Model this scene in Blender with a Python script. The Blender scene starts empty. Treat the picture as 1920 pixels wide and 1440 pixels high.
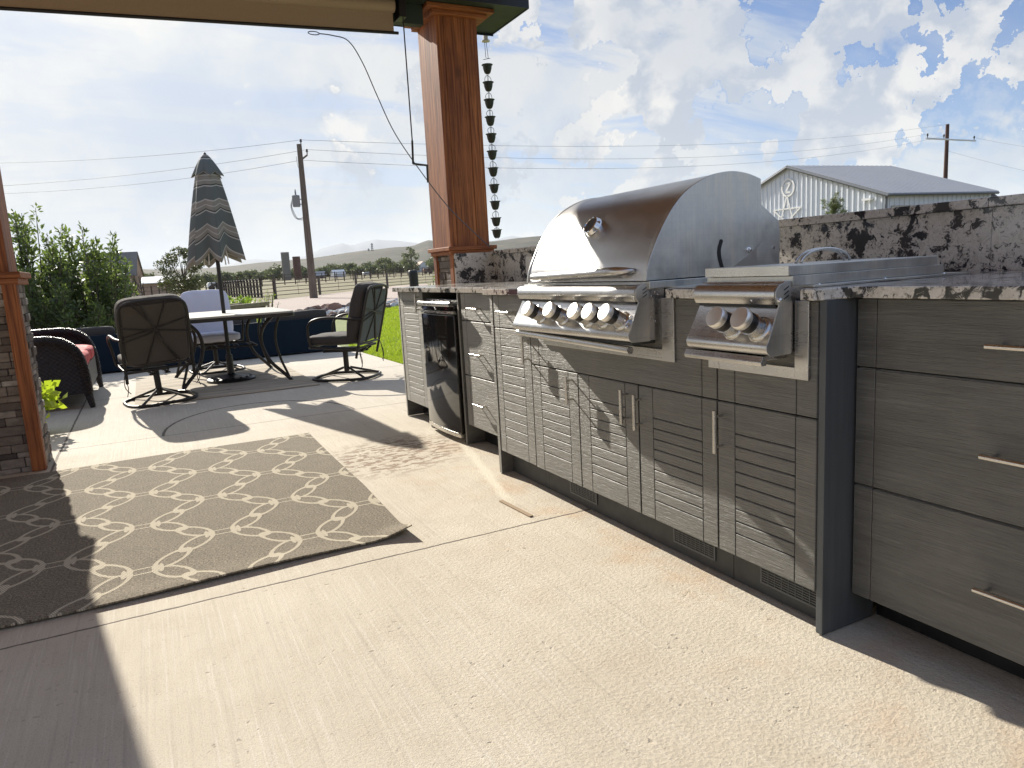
import bpy, math, random
import numpy as np
from mathutils import Vector, Matrix
R = math.radians
random.seed(7); rng = np.random.default_rng(11)
scene = bpy.context.scene
COL = scene.collection
HAZE = 0.000045; SKYK = .62; CK = 5.6; SUNE = 5.0; EXPO = 0.72
SUN_AZ = R(-8.5); SUN_EL = R(29.0)

# ------------------------------------------------------------------ materials
class NB:
    """tiny node-building helper"""
    def __init__(s, nt): s.nt = nt
    def n(s, t, **kw):
        nd = s.nt.nodes.new(t)
        for k, v in kw.items(): setattr(nd, k, v)
        return nd
    def put(s, sock, v):
        if isinstance(v, bpy.types.NodeSocket): s.nt.links.new(v, sock)
        elif v is not None: sock.default_value = v
    def m(s, op, a, b=None, c=None, clamp=False):
        nd = s.n('ShaderNodeMath', operation=op, use_clamp=clamp)
        s.put(nd.inputs[0], a)
        if b is not None: s.put(nd.inputs[1], b)
        if c is not None: s.put(nd.inputs[2], c)
        return nd.outputs[0]
    def vm(s, op, a, b=None, scale=None):
        nd = s.n('ShaderNodeVectorMath', operation=op); s.put(nd.inputs[0], a)
        if b is not None: s.put(nd.inputs[1], b)
        if scale is not None: s.put(nd.inputs['Scale'], scale)
        return nd.outputs['Value'] if op in ('LENGTH', 'DOT_PRODUCT', 'DISTANCE') else nd.outputs[0]
    def noise(s, vec, scale=5, detail=4, rough=.5, dist=0, col=False):
        nd = s.n('ShaderNodeTexNoise'); s.put(nd.inputs['Vector'], vec)
        s.put(nd.inputs['Scale'], scale); s.put(nd.inputs['Detail'], detail)
        s.put(nd.inputs['Roughness'], rough); s.put(nd.inputs['Distortion'], dist)
        return nd.outputs['Color' if col else 'Fac']
    def vor(s, vec, scale=5, feature='F1', rnd=1.0, out='Distance'):
        nd = s.n('ShaderNodeTexVoronoi', feature=feature); s.put(nd.inputs['Vector'], vec)
        s.put(nd.inputs['Scale'], scale); s.put(nd.inputs['Randomness'], rnd)
        return nd.outputs[out]
    def ramp(s, f, *stops, interp='LINEAR'):
        nd = s.n('ShaderNodeValToRGB'); s.put(nd.inputs[0], f); e = nd.color_ramp.elements
        nd.color_ramp.interpolation = interp
        while len(e) > 1: e.remove(e[-1])
        for i, (p, c) in enumerate(stops):
            el = e[0] if i == 0 else e.new(p)
            el.position = p; el.color = (c, c, c, 1) if isinstance(c, (int, float)) else (*c, 1)
        return nd.outputs[0]
    def mix(s, f, a, b, blend='MIX'):
        nd = s.n('ShaderNodeMix', data_type='RGBA', blend_type=blend)
        s.put(nd.inputs[0], f)
        s.put(nd.inputs[6], (*a, 1) if isinstance(a, tuple) else a)
        s.put(nd.inputs[7], (*b, 1) if isinstance(b, tuple) else b)
        return nd.outputs[2]
    def mapr(s, v, a, b, c=0.0, d=1.0, smooth=False):
        nd = s.n('ShaderNodeMapRange'); nd.clamp = True
        if smooth: nd.interpolation_type = 'SMOOTHSTEP'
        s.put(nd.inputs[0], v)
        for i, x in enumerate((a, b, c, d)): s.put(nd.inputs[i+1], x)
        return nd.outputs[0]
    def xyz(s, v):
        nd = s.n('ShaderNodeSeparateXYZ'); s.put(nd.inputs[0], v); return nd.outputs
    def comb(s, x, y, z):
        nd = s.n('ShaderNodeCombineXYZ')
        for i, q in enumerate((x, y, z)): s.put(nd.inputs[i], q)
        return nd.outputs[0]
    def mapping(s, v, scale=(1, 1, 1), loc=(0, 0, 0), rot=(0, 0, 0)):
        nd = s.n('ShaderNodeMapping'); s.put(nd.inputs[0], v)
        nd.inputs['Scale'].default_value = scale; nd.inputs['Location'].default_value = loc
        nd.inputs['Rotation'].default_value = rot
        return nd.outputs[0]
    def bump(s, h, strength=.5, dist=.01, normal=None):
        nd = s.n('ShaderNodeBump'); s.put(nd.inputs['Height'], h)
        nd.inputs['Strength'].default_value = strength; nd.inputs['Distance'].default_value = dist
        if normal is not None: s.put(nd.inputs['Normal'], normal)
        return nd.outputs[0]

MATS = {}
def mat(name, f=None, color=(.5, .5, .5), rough=.6, metal=0.0, **kw):
    if name in MATS: return MATS[name]
    m = bpy.data.materials.new(name); m.use_nodes = True
    nt = m.node_tree; b = nt.nodes['Principled BSDF']
    b.inputs['Base Color'].default_value = (*color, 1)
    b.inputs['Roughness'].default_value = rough
    b.inputs['Metallic'].default_value = metal
    for k, v in kw.items(): b.inputs[k].default_value = v
    if f:
        nb = NB(nt); tc = nb.n('ShaderNodeTexCoord')
        geo = nb.n('ShaderNodeNewGeometry')
        out = f(nb, tc.outputs['Object'], geo.outputs['Position'])
        for k, v in out.items(): nb.put(b.inputs[k], (*v, 1) if isinstance(v, tuple) and len(v) == 3 else v)
    MATS[name] = m
    return m

def simple(name, color, rough=.6, metal=0.0, var=.18, scale=30, bump=.15, **kw):
    c = np.array(color)
    def f(nb, o, p):
        n = nb.noise(p, scale, 4)
        return {'Base Color': nb.mix(n, tuple(c*(1-var)), tuple(np.minimum(c*(1+var), 1))),
                'Roughness': nb.mapr(nb.noise(p, scale*.6, 3), .3, .7, max(rough-.07, .02), min(rough+.07, 1)),
                'Normal': nb.bump(n, bump, .002)}
    return mat(name, f, color, rough, metal, **kw)

def f_concrete(nb, o, p):
    X, Y, Z = nb.xyz(p)
    big = nb.noise(p, 1.3, 5, .6)
    streak = nb.noise(nb.mapping(p, (70, 2.2, 1)), 1, 3, .6)
    streak2 = nb.noise(nb.mapping(p, (16, .5, 1)), 1, 2, .5)
    fine = nb.noise(p, 260, 3, .7)
    peb = nb.vor(nb.vm('ADD', p, nb.vm('SCALE', nb.noise(p, 25, 2, .5, col=True), scale=.02)), 95)
    near = nb.mapr(nb.m('ADD', X, nb.m('MULTIPLY', nb.noise(p, 2, 3), .8)), .1, 1.4)
    col = nb.mix(nb.mapr(big, .3, .7), (.56, .50, .395), (.68, .625, .51))
    mott = nb.noise(p, 7, 6, .7)
    col = nb.mix(nb.m('MULTIPLY', nb.mapr(mott, .45, .7), .30), col, (.47, .40, .295))
    far = nb.mapr(Y, 4.2, 6.2); col = nb.mix(nb.m('MULTIPLY', far, .5), col, (.50, .46, .40))
    col = nb.mix(nb.m('MULTIPLY', nb.mapr(streak2, .35, .65), .12), col, (.44, .40, .33))
    col = nb.mix(nb.m('MULTIPLY', nb.m('MULTIPLY', nb.mapr(streak, .5, .72), nb.m('SUBTRACT', 1.0, nb.m('MULTIPLY', near, .6))), .26), col, (.36, .32, .26))
    st3 = nb.noise(nb.mapping(p, (130, 3, 1)), 1, 2, .5)
    col = nb.mix(nb.m('MULTIPLY', nb.mapr(st3, .56, .68), .35), col, (.74, .70, .62))
    grv = nb.mapr(nb.noise(nb.mapping(p, (60, .9, 1), (5, 2, 0)), 1, 3, .6), .60, .68)
    col = nb.mix(nb.m('MULTIPLY', grv, .2), col, (.30, .27, .22))
    col = nb.mix(nb.m('MULTIPLY', nb.mapr(fine, .45, .66), .42), col, (.32, .27, .20))
    grit = nb.mapr(nb.noise(nb.mapping(p, (1, 1, 1), (7, 1, 0)), 95, 3, .7), .58, .70)
    col = nb.mix(nb.m('MULTIPLY', nb.m('MULTIPLY', grit, nb.mapr(mott, .35, .6)), .45), col, (.24, .19, .14))
    # scattered pits
    pit = nb.mapr(nb.vor(nb.vm('ADD', p, nb.vm('SCALE', nb.noise(p, 60, 2, .5, col=True), scale=.03)), 30), .10, .20, 1, 0)
    pitm = nb.m('MULTIPLY', pit, nb.mapr(nb.noise(p, 5, 3), .5, .62))
    col = nb.mix(nb.m('MULTIPLY', pitm, .4), col, (.24, .19, .14))
    # rusty tint beside the cabinets
    rust = nb.mapr(nb.noise(nb.mapping(p, (1, 1, 1), (4, 2, 0)), 3.2, 5, .65), .50, .72)
    band = nb.mapr(X, .85, 1.35)
    band = nb.m('MULTIPLY', band, nb.mapr(Y, 4.4, 3.6))
    col = nb.mix(nb.m('MULTIPLY', nb.m('MULTIPLY', rust, band), .55), col, (.50, .31, .17))
    # flaking brown patch beyond the rug
    dx = nb.m('MULTIPLY', nb.m('SUBTRACT', X, 1.15), 1.9); dy = nb.m('SUBTRACT', Y, nb.m('ADD', 3.55, nb.m('MULTIPLY', X, .16)))
    d = nb.m('SQRT', nb.m('ADD', nb.m('MULTIPLY', dx, dx), nb.m('MULTIPLY', nb.m('MULTIPLY', dy, 2.1), nb.m('MULTIPLY', dy, 2.1))))
    patch = nb.m('MULTIPLY', nb.mapr(d, 1.0, .5), nb.mapr(nb.noise(nb.mapping(p, (13, 24, 1)), 1, 5, .65), .505, .53))
    col = nb.mix(nb.m('MULTIPLY', patch, .92), col, nb.mix(fine, (.17, .11, .07), (.33, .23, .155)))
    # pale scuffed line running towards the loose strip
    ln_ = nb.m('ABSOLUTE', nb.m('SUBTRACT', nb.m('SUBTRACT', X, 1.27), nb.m('ADD', nb.m('MULTIPLY', nb.m('SUBTRACT', Y, 2.6), .235), nb.m('MULTIPLY', nb.m('SUBTRACT', nb.noise(p, 6, 3), .5), .06))))
    sc_ = nb.m('MULTIPLY', nb.mapr(ln_, .035, .012), nb.m('MULTIPLY', nb.mapr(Y, 2.55, 2.7), nb.mapr(Y, 4.3, 3.9)))
    col = nb.mix(nb.m('MULTIPLY', sc_, .65), col, (.74, .69, .56))
    # small dark specks
    sp = nb.m('MULTIPLY', nb.mapr(nb.vor(nb.mapping(p, (1, 1, 1), (3, 9, 0)), 9), .018, .035, 1, 0), nb.mapr(nb.noise(p, 2.5, 2), .5, .55))
    col = nb.mix(nb.m('MULTIPLY', sp, .6), col, (.14, .10, .07))
    # saw joints
    w = nb.m('MULTIPLY', nb.m('SUBTRACT', nb.noise(p, 18, 3), .5), .012)
    def jt(coord, pos, hw):
        return nb.mapr(nb.m('ABSOLUTE', nb.m('ADD', nb.m('SUBTRACT', coord, pos), w)), hw*.6, hw, 1, 0)
    j = jt(Y, 2.35, .006)
    j = nb.m('MAXIMUM', j, jt(Y, 5.24, .006))
    j = nb.m('MAXIMUM', j, jt(Y, 7.45, .007))
    j = nb.m('MAXIMUM', j, jt(X, -.575, .008))
    rx = nb.m('SUBTRACT', X, .66); ry = nb.m('SUBTRACT', Y, 5.24)
    rr = nb.m('SQRT', nb.m('ADD', nb.m('MULTIPLY', rx, rx), nb.m('MULTIPLY', nb.m('MULTIPLY', ry, .72), nb.m('MULTIPLY', ry, .72))))
    arc = nb.m('MULTIPLY', jt(rr, .65, .011), nb.m('GREATER_THAN', Y, 5.24))
    j = nb.m('MAXIMUM', j, arc)
    col = nb.mix(nb.m('MULTIPLY', j, .85), col, (.09, .07, .055))
    h = nb.m('ADD', nb.m('MULTIPLY', streak, .9), nb.m('MULTIPLY', fine, .9))
    h = nb.m('ADD', h, nb.m('MULTIPLY', nb.m('MULTIPLY', peb, near), .62))
    h = nb.m('SUBTRACT', h, nb.m('MULTIPLY', pitm, .8))
    h = nb.m('SUBTRACT', h, nb.m('MULTIPLY', patch, .8))
    h = nb.m('SUBTRACT', h, nb.m('MULTIPLY', j, 3))
    return {'Base Color': col, 'Roughness': .85, 'Normal': nb.bump(h, .55, .004)}
def f_granite(nb, o, p):
    d = nb.vm('SCALE', nb.noise(p, 14, 3, .6, col=True), scale=.10)
    q = nb.vm('ADD', p, d)
    n1 = nb.noise(q, 12, 6, .70, .5)
    n2 = nb.noise(nb.vm('ADD', q, (3.1, 1.7, 5.0)), 42, 5, .7, .4)
    n3 = nb.noise(p, 5, 3, .5)
    col = nb.mix(nb.mapr(n2, .35, .65), (.47, .44, .385), (.76, .73, .68))
    col = nb.mix(nb.m('MULTIPLY', nb.mapr(n2, .56, .64), .55), col, (.22, .18, .15))
    b2 = nb.mapr(nb.noise(nb.vm('ADD', q, (7.0, 2.0, 1.0)), 30, 5, .7, .4), .585, .62)
    col = nb.mix(nb.m('MULTIPLY', b2, .9), col, (.045, .042, .045))
    blot = nb.mapr(nb.m('ADD', n1, nb.m('MULTIPLY', nb.m('SUBTRACT', n3, .5), .20)), .52, .56)
    fl = nb.mapr(nb.noise(q, 70, 4, .7), .60, .66)
    col = nb.mix(nb.m('MULTIPLY', fl, .8), col, (.05, .045, .045))
    col = nb.mix(blot, col, (.028, .027, .032))
    return {'Base Color': col, 'Roughness': nb.mapr(n2, .3, .7, .10, .22), 'Coat Weight': .35}
def f_cab(nb, o, p):
    g = nb.noise(nb.mapping(p, (6, 6, 130)), 1, 4, .65)
    g2 = nb.noise(nb.mapping(p, (1.5, 1.5, 22), (0, 0, 3)), 1, 3, .6, .8)
    sc = nb.noise(nb.mapping(p, (30, 30, 420)), 1, 2, .6)
    smg = nb.mapr(nb.noise(p, 3.5, 5, .65), .48, .66)
    col = nb.mix(nb.mapr(g2, .3, .7), (.044, .044, .040), (.088, .088, .079))
    col = nb.mix(nb.m('MULTIPLY', nb.mapr(g, .56, .68), .35), col, (.22, .22, .195))
    col = nb.mix(nb.m('MULTIPLY', nb.mapr(g, .42, .30), .4), col, (.034, .036, .033))
    h = nb.m('ADD', g, nb.m('MULTIPLY', sc, .5))
    col = nb.mix(nb.m('MULTIPLY', smg, .22), col, (.21, .20, .175))
    return {'Base Color': col, 'Roughness': nb.mapr(g, .3, .7, .46, .62), 'Specular IOR Level': .95, 'Sheen Weight': .55, 'Sheen Roughness': .45, 'Sheen Tint': (.95, .92, .82), 'Coat Weight': .3, 'Coat Roughness': .5, 'Normal': nb.bump(h, .85, .0048)}
def steel(name, axis, base=.62, rough=.27, brown=0.0):
    sc = [260, 260, 260]; sc[axis] = 3
    def f(nb, o, p):
        n = nb.noise(nb.mapping(p, tuple(sc)), 1, 3, .6)
        sm = nb.noise(p, 7, 4, .6)
        return {'Base Color': nb.mix(nb.mapr(sm, .3, .7), (base*.86, base*.85, base*.83), (base, base*.99, base*.97)),
                'Metallic': 1.0,
                'Anisotropic': .0,
                'Roughness': nb.m('ADD', nb.mapr(n, .3, .7, rough-.02, rough+.03), nb.mapr(nb.noise(nb.mapping(p, (1, 1, 2.2)), 9, 6, .7), .45, .7, 0, .07)),
                'Normal': nb.bump(nb.m('ADD', nb.m('MULTIPLY', n, .35), nb.m('MULTIPLY', nb.noise(p, 3.2, 2), 6)), .03, .0010)}
    return mat(name, f)
def wood(name, a, b, axis=2, rough=.4, coat=.4, scale=1.0):
    def f(nb, o, p):
        s = [18*scale]*3; s[axis] = 1.1*scale
        n = nb.noise(nb.mapping(p, tuple(s)), 1, 5, .6, 1.2)
        s2 = [90*scale]*3; s2[axis] = 2.5*scale
        n2 = nb.noise(nb.mapping(p, tuple(s2)), 1, 3, .6)
        k = nb.mapr(nb.vor(nb.mapping(p, (1.9, 1.9, .9), (.32, .2, .95)), 2.0), .04, .13, 1, 0)
        col = nb.mix(nb.mapr(n, .35, .65), a, b)
        col = nb.mix(nb.m('MULTIPLY', nb.mapr(n2, .48, .62), .65), col, tuple(np.array(a)*.5))
        col = nb.mix(nb.m('MULTIPLY', nb.mapr(nb.noise(p, 3, 5, .7), .5, .65), .35), col, tuple(np.array(a)*.8))
        col = nb.mix(nb.m('MULTIPLY', k, .85), col, tuple(np.array(a)*.35))
        return {'Base Color': col, 'Roughness': nb.mapr(n2, .3, .7, rough, rough+.2), 'Coat Weight': coat,
                'Coat Roughness': .35, 'Normal': nb.bump(nb.m('ADD', n, n2), .35, .0015)}
    return mat(name, f)
def f_rug(nb, o, p):
    a2, b2 = .2865, .2675          # half periods of the trellis
    X, Y, Z = nb.xyz(o)
    wob = nb.m('MULTIPLY', nb.m('SUBTRACT', nb.noise(o, 60, 2), .5), .006)
    u = nb.m('ADD', nb.m('SUBTRACT', X, .457-.8), wob); v = nb.m('ADD', nb.m('SUBTRACT', Y, 2.713-2.5), wob)
    U = nb.m('PINGPONG', nb.m('ADD', u, a2*40), a2); V = nb.m('PINGPONG', nb.m('ADD', v, b2*40), b2)
    # quarter cell has a bar at (0,0) and one at (a2,b2); the chain of two links joins them
    ln = math.hypot(a2-.10, b2); cx, cy = (a2-.10)/ln, b2/ln
    up = nb.m('SUBTRACT', U, .05)
    s = nb.m('ADD', nb.m('MULTIPLY', up, cx), nb.m('MULTIPLY', V, cy))
    t = nb.m('SUBTRACT', nb.m('MULTIPLY', V, cx), nb.m('MULTIPLY', up, cy))
    def link(c):
        e = nb.m('SQRT', nb.m('ADD', nb.m('POWER', nb.m('ABSOLUTE', nb.m('DIVIDE', nb.m('SUBTRACT', s, c), ln*.27)), 2.0),
                              nb.m('POWER', nb.m('ABSOLUTE', nb.m('DIVIDE', t, .039)), 2.0)))
        return nb.mapr(nb.m('ABSOLUTE', nb.m('SUBTRACT', e, 1.0)), .15, .20, 1, 0)
    pat = nb.m('MAXIMUM', link(ln*.26), link(ln*.74))
    def ends(uu, vv, sgn):
        du = nb.m('DIVIDE', nb.m('SUBTRACT', uu, .060), .009); dv = nb.m('DIVIDE', vv, .044)
        e = nb.m('SQRT', nb.m('ADD', nb.m('MULTIPLY', du, du), nb.m('MULTIPLY', dv, dv)))
        bar = nb.m('MULTIPLY', nb.m('LESS_THAN', uu, .056), nb.mapr(nb.m('ABSOLUTE', nb.m('SUBTRACT', vv, .025)), .0035, .0055, 1, 0))
        return nb.m('MAXIMUM', nb.mapr(e, .9, 1.0, 1, 0), bar)
    pat = nb.m('MAXIMUM', pat, ends(U, V, 1))
    pat = nb.m('MAXIMUM', pat, ends(nb.m('SUBTRACT', a2, U), nb.m('SUBTRACT', b2, V), 1))
    yarn = nb.noise(nb.mapping(o, (150, 420, 1)), 1, 2, .6)
    heath = nb.noise(nb.mapping(o, (120, 170, 1)), 1, 4, .8); blo = nb.noise(o, 14, 3, .6)
    col = nb.mix(nb.mapr(heath, .38, .62), (.055, .044, .030), (.36, .31, .225))
    col = nb.mix(nb.m('MULTIPLY', nb.mapr(blo, .4, .7), .3), col, (.11, .095, .07))
    weave = nb.m('SINE', nb.m('MULTIPLY', nb.m('ADD', X, nb.m('MULTIPLY', Y, .45)), 900))
    cream = nb.mix(nb.mapr(weave, -.4, .5), (.36, .32, .235), (.62, .56, .43))
    col = nb.mix(pat, col, cream)
    rib = nb.m('SINE', nb.m('MULTIPLY', X, 1100))
    h = nb.m('ADD', nb.m('MULTIPLY', pat, .9), nb.m('ADD', nb.m('MULTIPLY', heath, 1.0), nb.m('MULTIPLY', rib, .12)))
    return {'Base Color': col, 'Roughness': .95, 'Normal': nb.bump(h, .7, .003)}
def f_vcol(nb, o, p):
    at = nb.n('ShaderNodeAttribute'); at.attribute_name = 'tint'
    n = nb.noise(nb.mapping(p, (14, 14, 45)), 1, 5, .7)
    col = nb.mix(nb.mapr(n, .3, .7), at.outputs['Color'], nb.mix(.55, at.outputs['Color'], (.06, .045, .035)))
    return {'Base Color': col, 'Roughness': .85, 'Normal': nb.bump(nb.m('ADD', n, nb.noise(p, 60, 4)), .8, .008)}
def leafmat(name, a, b, rough=.5, trans=.25):
    def f(nb, o, p):
        r = nb.n('ShaderNodeNewGeometry').outputs['Random Per Island']
        n = nb.noise(p, 1.6, 3)
        f_ = nb.m('ADD', nb.m('MULTIPLY', r, .6), nb.m('MULTIPLY', n, .4))
        return {'Base Color': nb.mix(f_, a, b), 'Roughness': rough}
    m = mat(name, f)
    nt = m.node_tree; out = nt.nodes['Material Output']; bs = nt.nodes['Principled BSDF']
    tr = nt.nodes.new('ShaderNodeBsdfTranslucent'); mx = nt.nodes.new('ShaderNodeMixShader')
    src = bs.inputs['Base Color'].links[0].from_socket
    gm = nt.nodes.new('ShaderNodeMix'); gm.data_type = 'RGBA'; gm.blend_type = 'MULTIPLY'; gm.inputs[0].default_value = 1
    nt.links.new(src, gm.inputs[6]); gm.inputs[7].default_value = (1.5, 1.7, .7, 1)
    nt.links.new(gm.outputs[2], tr.inputs[0]); mx.inputs[0].default_value = trans
    nt.links.new(bs.outputs[0], mx.inputs[1]); nt.links.new(tr.outputs[0], mx.inputs[2]); nt.links.new(mx.outputs[0], out.inputs[0])
    return m
def f_field(nb, o, p):
    n = nb.noise(p, .05, 5, .6); n2 = nb.noise(p, .9, 5, .65); n3 = nb.noise(p, 9, 4, .7)
    col = nb.mix(nb.mapr(n, .35, .65), (.20, .16, .088), (.15, .145, .06))
    col = nb.mix(nb.m('MULTIPLY', nb.mapr(n2, .45, .7), .6), col, (.16, .16, .065))
    col = nb.mix(nb.m('MULTIPLY', nb.mapr(n3, .5, .7), .3), col, (.12, .10, .06))
    return {'Base Color': col, 'Roughness': .95, 'Normal': nb.bump(nb.m('ADD', n3, n2), .5, .05)}
def f_hills(nb, o, p):
    n = nb.noise(p, .012, 6, .7); n2 = nb.noise(nb.mapping(p, (1, 1, 4)), .055, 6, .75)
    col = nb.mix(nb.mapr(n2, .35, .65), (.062, .056, .036), (.014, .021, .013))
    col = nb.mix(nb.m('MULTIPLY', nb.mapr(n, .55, .66), .6), col, (.17, .13, .09))
    sp = nb.mapr(nb.vor(p, .07), .25, .5, 1, 0)
    col = nb.mix(nb.m('MULTIPLY', sp, .6), col, (.035, .05, .03))
    return {'Base Color': col, 'Roughness': .95}
def f_gravel(nb, o, p):
    v = nb.vor(p, 28, out='Color'); n = nb.noise(p, 2, 4)
    bw = nb.xyz(v)[0]
    col = nb.mix(bw, (.36, .29, .245), (.52, .44, .385))
    col = nb.mix(nb.mapr(n, .3, .7), col, (.44, .36, .305))
    return {'Base Color': col, 'Roughness': .95, 'Normal': nb.bump(nb.vor(p, 28), .8, .02)}
def f_lawn(nb, o, p):
    n = nb.noise(p, 1.2, 4); n2 = nb.noise(p, 70, 3, .8)
    col = nb.mix(nb.mapr(n, .3, .7), (.15, .19, .028), (.22, .255, .045))
    col = nb.mix(nb.mapr(n2, .45, .7), col, (.04, .08, .01))
    return {'Base Color': col, 'Roughness': .8, 'Normal': nb.bump(n2, .8, .02)}
def stripes_umb(nb, o, p):
    # woven bands run down the canopy
    X, Y, Z = nb.xyz(o)
    at = nb.n('ShaderNodeAttribute'); at.attribute_name = 'slope'
    s = nb.m('FRACT', nb.m('DIVIDE', at.outputs['Fac'], .235))
    col = nb.ramp(s, (0, (.115, .135, .130)), (.40, (.115, .135, .130)), (.41, (.50, .49, .44)), (.445, (.50, .49, .44)),
                  (.455, (.27, .255, .215)), (.61, (.27, .255, .215)), (.62, (.46, .45, .40)), (.65, (.46, .45, .40)),
                  (.66, (.26, .245, .205)), (.79, (.26, .245, .205)), (.80, (.035, .042, .040)), (.84, (.035, .042, .040)), (.85, (.50, .49, .44)), (.885, (.50, .49, .44)), (.895, (.115, .135, .130)), interp='LINEAR')
    w = nb.noise(o, 300, 2)
    return {'Base Color': nb.mix(nb.m('MULTIPLY', w, .25), col, (.16, .17, .16)), 'Roughness': .85, 'Normal': nb.bump(w, .2, .002)}
def f_stripe_red(nb, o, p):
    Y = nb.xyz(p)[1]
    s = nb.m('SINE', nb.m('MULTIPLY', Y, 42))
    col = nb.mix(nb.mapr(s, -.1, .1), (.50, .055, .06), (.60, .14, .13))
    return {'Base Color': col, 'Roughness': .8, 'Normal': nb.bump(nb.noise(p, 12, 3), .3, .01)}
def f_wicker(nb, o, p):
    X, Y, Z = nb.xyz(p)
    row = nb.m('SINE', nb.m('MULTIPLY', Z, 360)); xx = nb.m('ADD', X, Y)
    ph = nb.m('MULTIPLY', nb.m('FLOOR', nb.m('DIVIDE', Z, .01745)), math.pi)
    wv = nb.m('SINE', nb.m('ADD', nb.m('MULTIPLY', xx, 150), ph))
    h = nb.m('MULTIPLY', nb.m('ADD', nb.m('ABSOLUTE', row), .3), nb.m('ADD', wv, 1.6))
    col = nb.mix(nb.mapr(h, .3, 2.4), (.008, .006, .006), (.045, .032, .03))
    return {'Base Color': col, 'Roughness': .35, 'Normal': nb.bump(h, .8, .006)}
def f_corr(nb, o, p):
    X = nb.xyz(o)[0]
    return {'Base Color': (.46, .48, .50), 'Roughness': .45}

M = {}
M['concrete'] = mat('broom_finished_concrete', f_concrete)
M['granite'] = mat('speckled_granite', f_granite)
M['cab'] = mat('weathered_grey_cabinet', f_cab)
M['cabdark'] = simple('dark_cabinet_carcass', (.045, .048, .048), .6)
M['panel'] = mat('grey_blue_end_panel', lambda nb, o, p: {'Base Color': nb.mix(nb.noise(nb.mapping(p, (60, 60, 4)), 1, 3), (.060, .068, .073), (.098, .108, .114)), 'Roughness': .4, 'Normal': nb.bump(nb.noise(nb.mapping(p, (150, 150, 6)), 1, 3), .3, .001)})
M['steelY'] = steel('brushed_steel_lengthwise', 1)
M['steelZ'] = steel('brushed_steel_upright', 2, .55, .30)
M['steelhood'] = steel('brushed_steel_hood', 1, .60, .33)
def f_cap(nb, o, p):
    n = nb.noise(nb.mapping(p, (300, 300, 300)), 1, 3)
    return {'Base Color': (.80, .78, .74), 'Metallic': 1.0, 'Roughness': nb.mapr(n, .3, .7, .34, .50)}
M['cap'] = mat('spun_aluminium_cap', f_cap)
def f_galv(nb, o, p):
    n = nb.noise(nb.mapping(p, (260, 260, 4)), 1, 3, .6); m1 = nb.noise(nb.mapping(p, (1, 1, .8)), 11, 6, .65); m2 = nb.noise(nb.mapping(p, (14, 14, 2.5)), 1, 4, .6)
    cr = nb.noise(nb.mapping(p, (4, 4, 300)), 1, 2, .6)
    col = nb.mix(nb.mapr(m1, .35, .65), (.50, .51, .50), (.70, .69, .64))
    col = nb.mix(nb.m('MULTIPLY', nb.mapr(m2, .5, .7), .5), col, (.76, .70, .58))
    col = nb.mix(nb.m('MULTIPLY', nb.mapr(n, .5, .7), .22), col, (.36, .37, .37))
    col = nb.mix(nb.m('MULTIPLY', nb.mapr(cr, .55, .7), .18), col, (.38, .38, .36))
    return {'Base Color': col, 'Metallic': .92, 'Roughness': nb.mapr(m1, .3, .7, .28, .50), 'Normal': nb.bump(nb.m('ADD', n, cr), .08, .001)}
M['galv'] = mat('hazy_galvanised_side', f_galv)
M['chrome'] = simple('polished_chrome', (.75, .75, .75), .07, 1.0, .03)
M['handle'] = simple('satin_nickel', (.62, .60, .56), .25, 1.0, .08, 60)
M['knobblack'] = simple('black_rubber', (.012, .012, .013), .35)
M['black'] = simple('black_paint', (.012, .013, .014), .35, 0, .2, 12, .05)
M['gloss'] = mat('gloss_black_door', lambda nb, o, p: {'Base Color': (.012, .011, .010), 'Roughness': nb.mapr(nb.noise(p, 9, 4), .3, .7, .03, .09), 'Coat Weight': .6, 'Normal': nb.bump(nb.noise(p, 2.5, 2), .04, .01)})
M['M_screw'] = M['handle']
M['cedar'] = wood('stained_cedar', (.17, .046, .012), (.43, .150, .040), 2, .55, .04)
M['cedarX'] = wood('stained_cedar_crosswise', (.20, .058, .015), (.42, .148, .042), 0, .55, .04)
M['soffit'] = simple('dark_green_soffit', (.022, .035, .024), .6, 0, .3, 6)
M['fascia'] = simple('navy_fascia', (.010, .018, .034), .45, 0, .3, 8)
M['ceil'] = wood('ceiling_boards', (.24, .11, .05), (.38, .19, .09), 0, .5, .1)
M['stucco'] = simple('tan_stucco', (.33, .24, .17), .9, 0, .15, 40, .6)
M['canvas'] = simple('tan_shade_fabric', (.36, .27, .18), .9, 0, .12, 160, .3)
M['rug'] = mat('taupe_trellis_rug', f_rug)
M['rugback'] = simple('rug_backing', (.05, .04, .032), .95)
M['stone'] = mat('ledger_stone', f_vcol)
M['frame'] = simple('dark_bronze_metal', (.030, .026, .022), .42, .3, .25, 20, .1)
M['sling'] = simple('charcoal_cushion', (.052, .047, .043), .9, 0, .2, 220, .4)
M['slingbrown'] = simple('brown_grey_cushion_back', (.072, .062, .050), .9, 0, .15, 200, .35)
M['teal'] = simple('slate_cushion_back', (.075, .090, .088), .85, 0, .12, 200, .3)
M['tie'] = simple('braided_piping', (.16, .14, .12), .8, 0, .6, 240, .5)
M['white'] = simple('pale_grey_cushion', (.56, .57, .66), .85, 0, .05, 150, .2)
M['navy'] = mat('navy_painted_panel', lambda nb, o, p: {'Base Color': nb.mix(nb.noise(p, 2.2, 3), (.003, .010, .020), (.006, .018, .034)), 'Roughness': .7, 'Specular IOR Level': .2})
M['tabletop'] = simple('stone_tile_tabletop', (.47, .44, .37), .35, 0, .2, 5, .1)
M['mat'] = wood('pale_plank_mat', (.40, .34, .255), (.52, .46, .36), 0, .8, 0, .6)
M['umb'] = mat('striped_umbrella_canvas', stripes_umb)
M['wicker'] = mat('dark_wicker', f_wicker)
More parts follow.
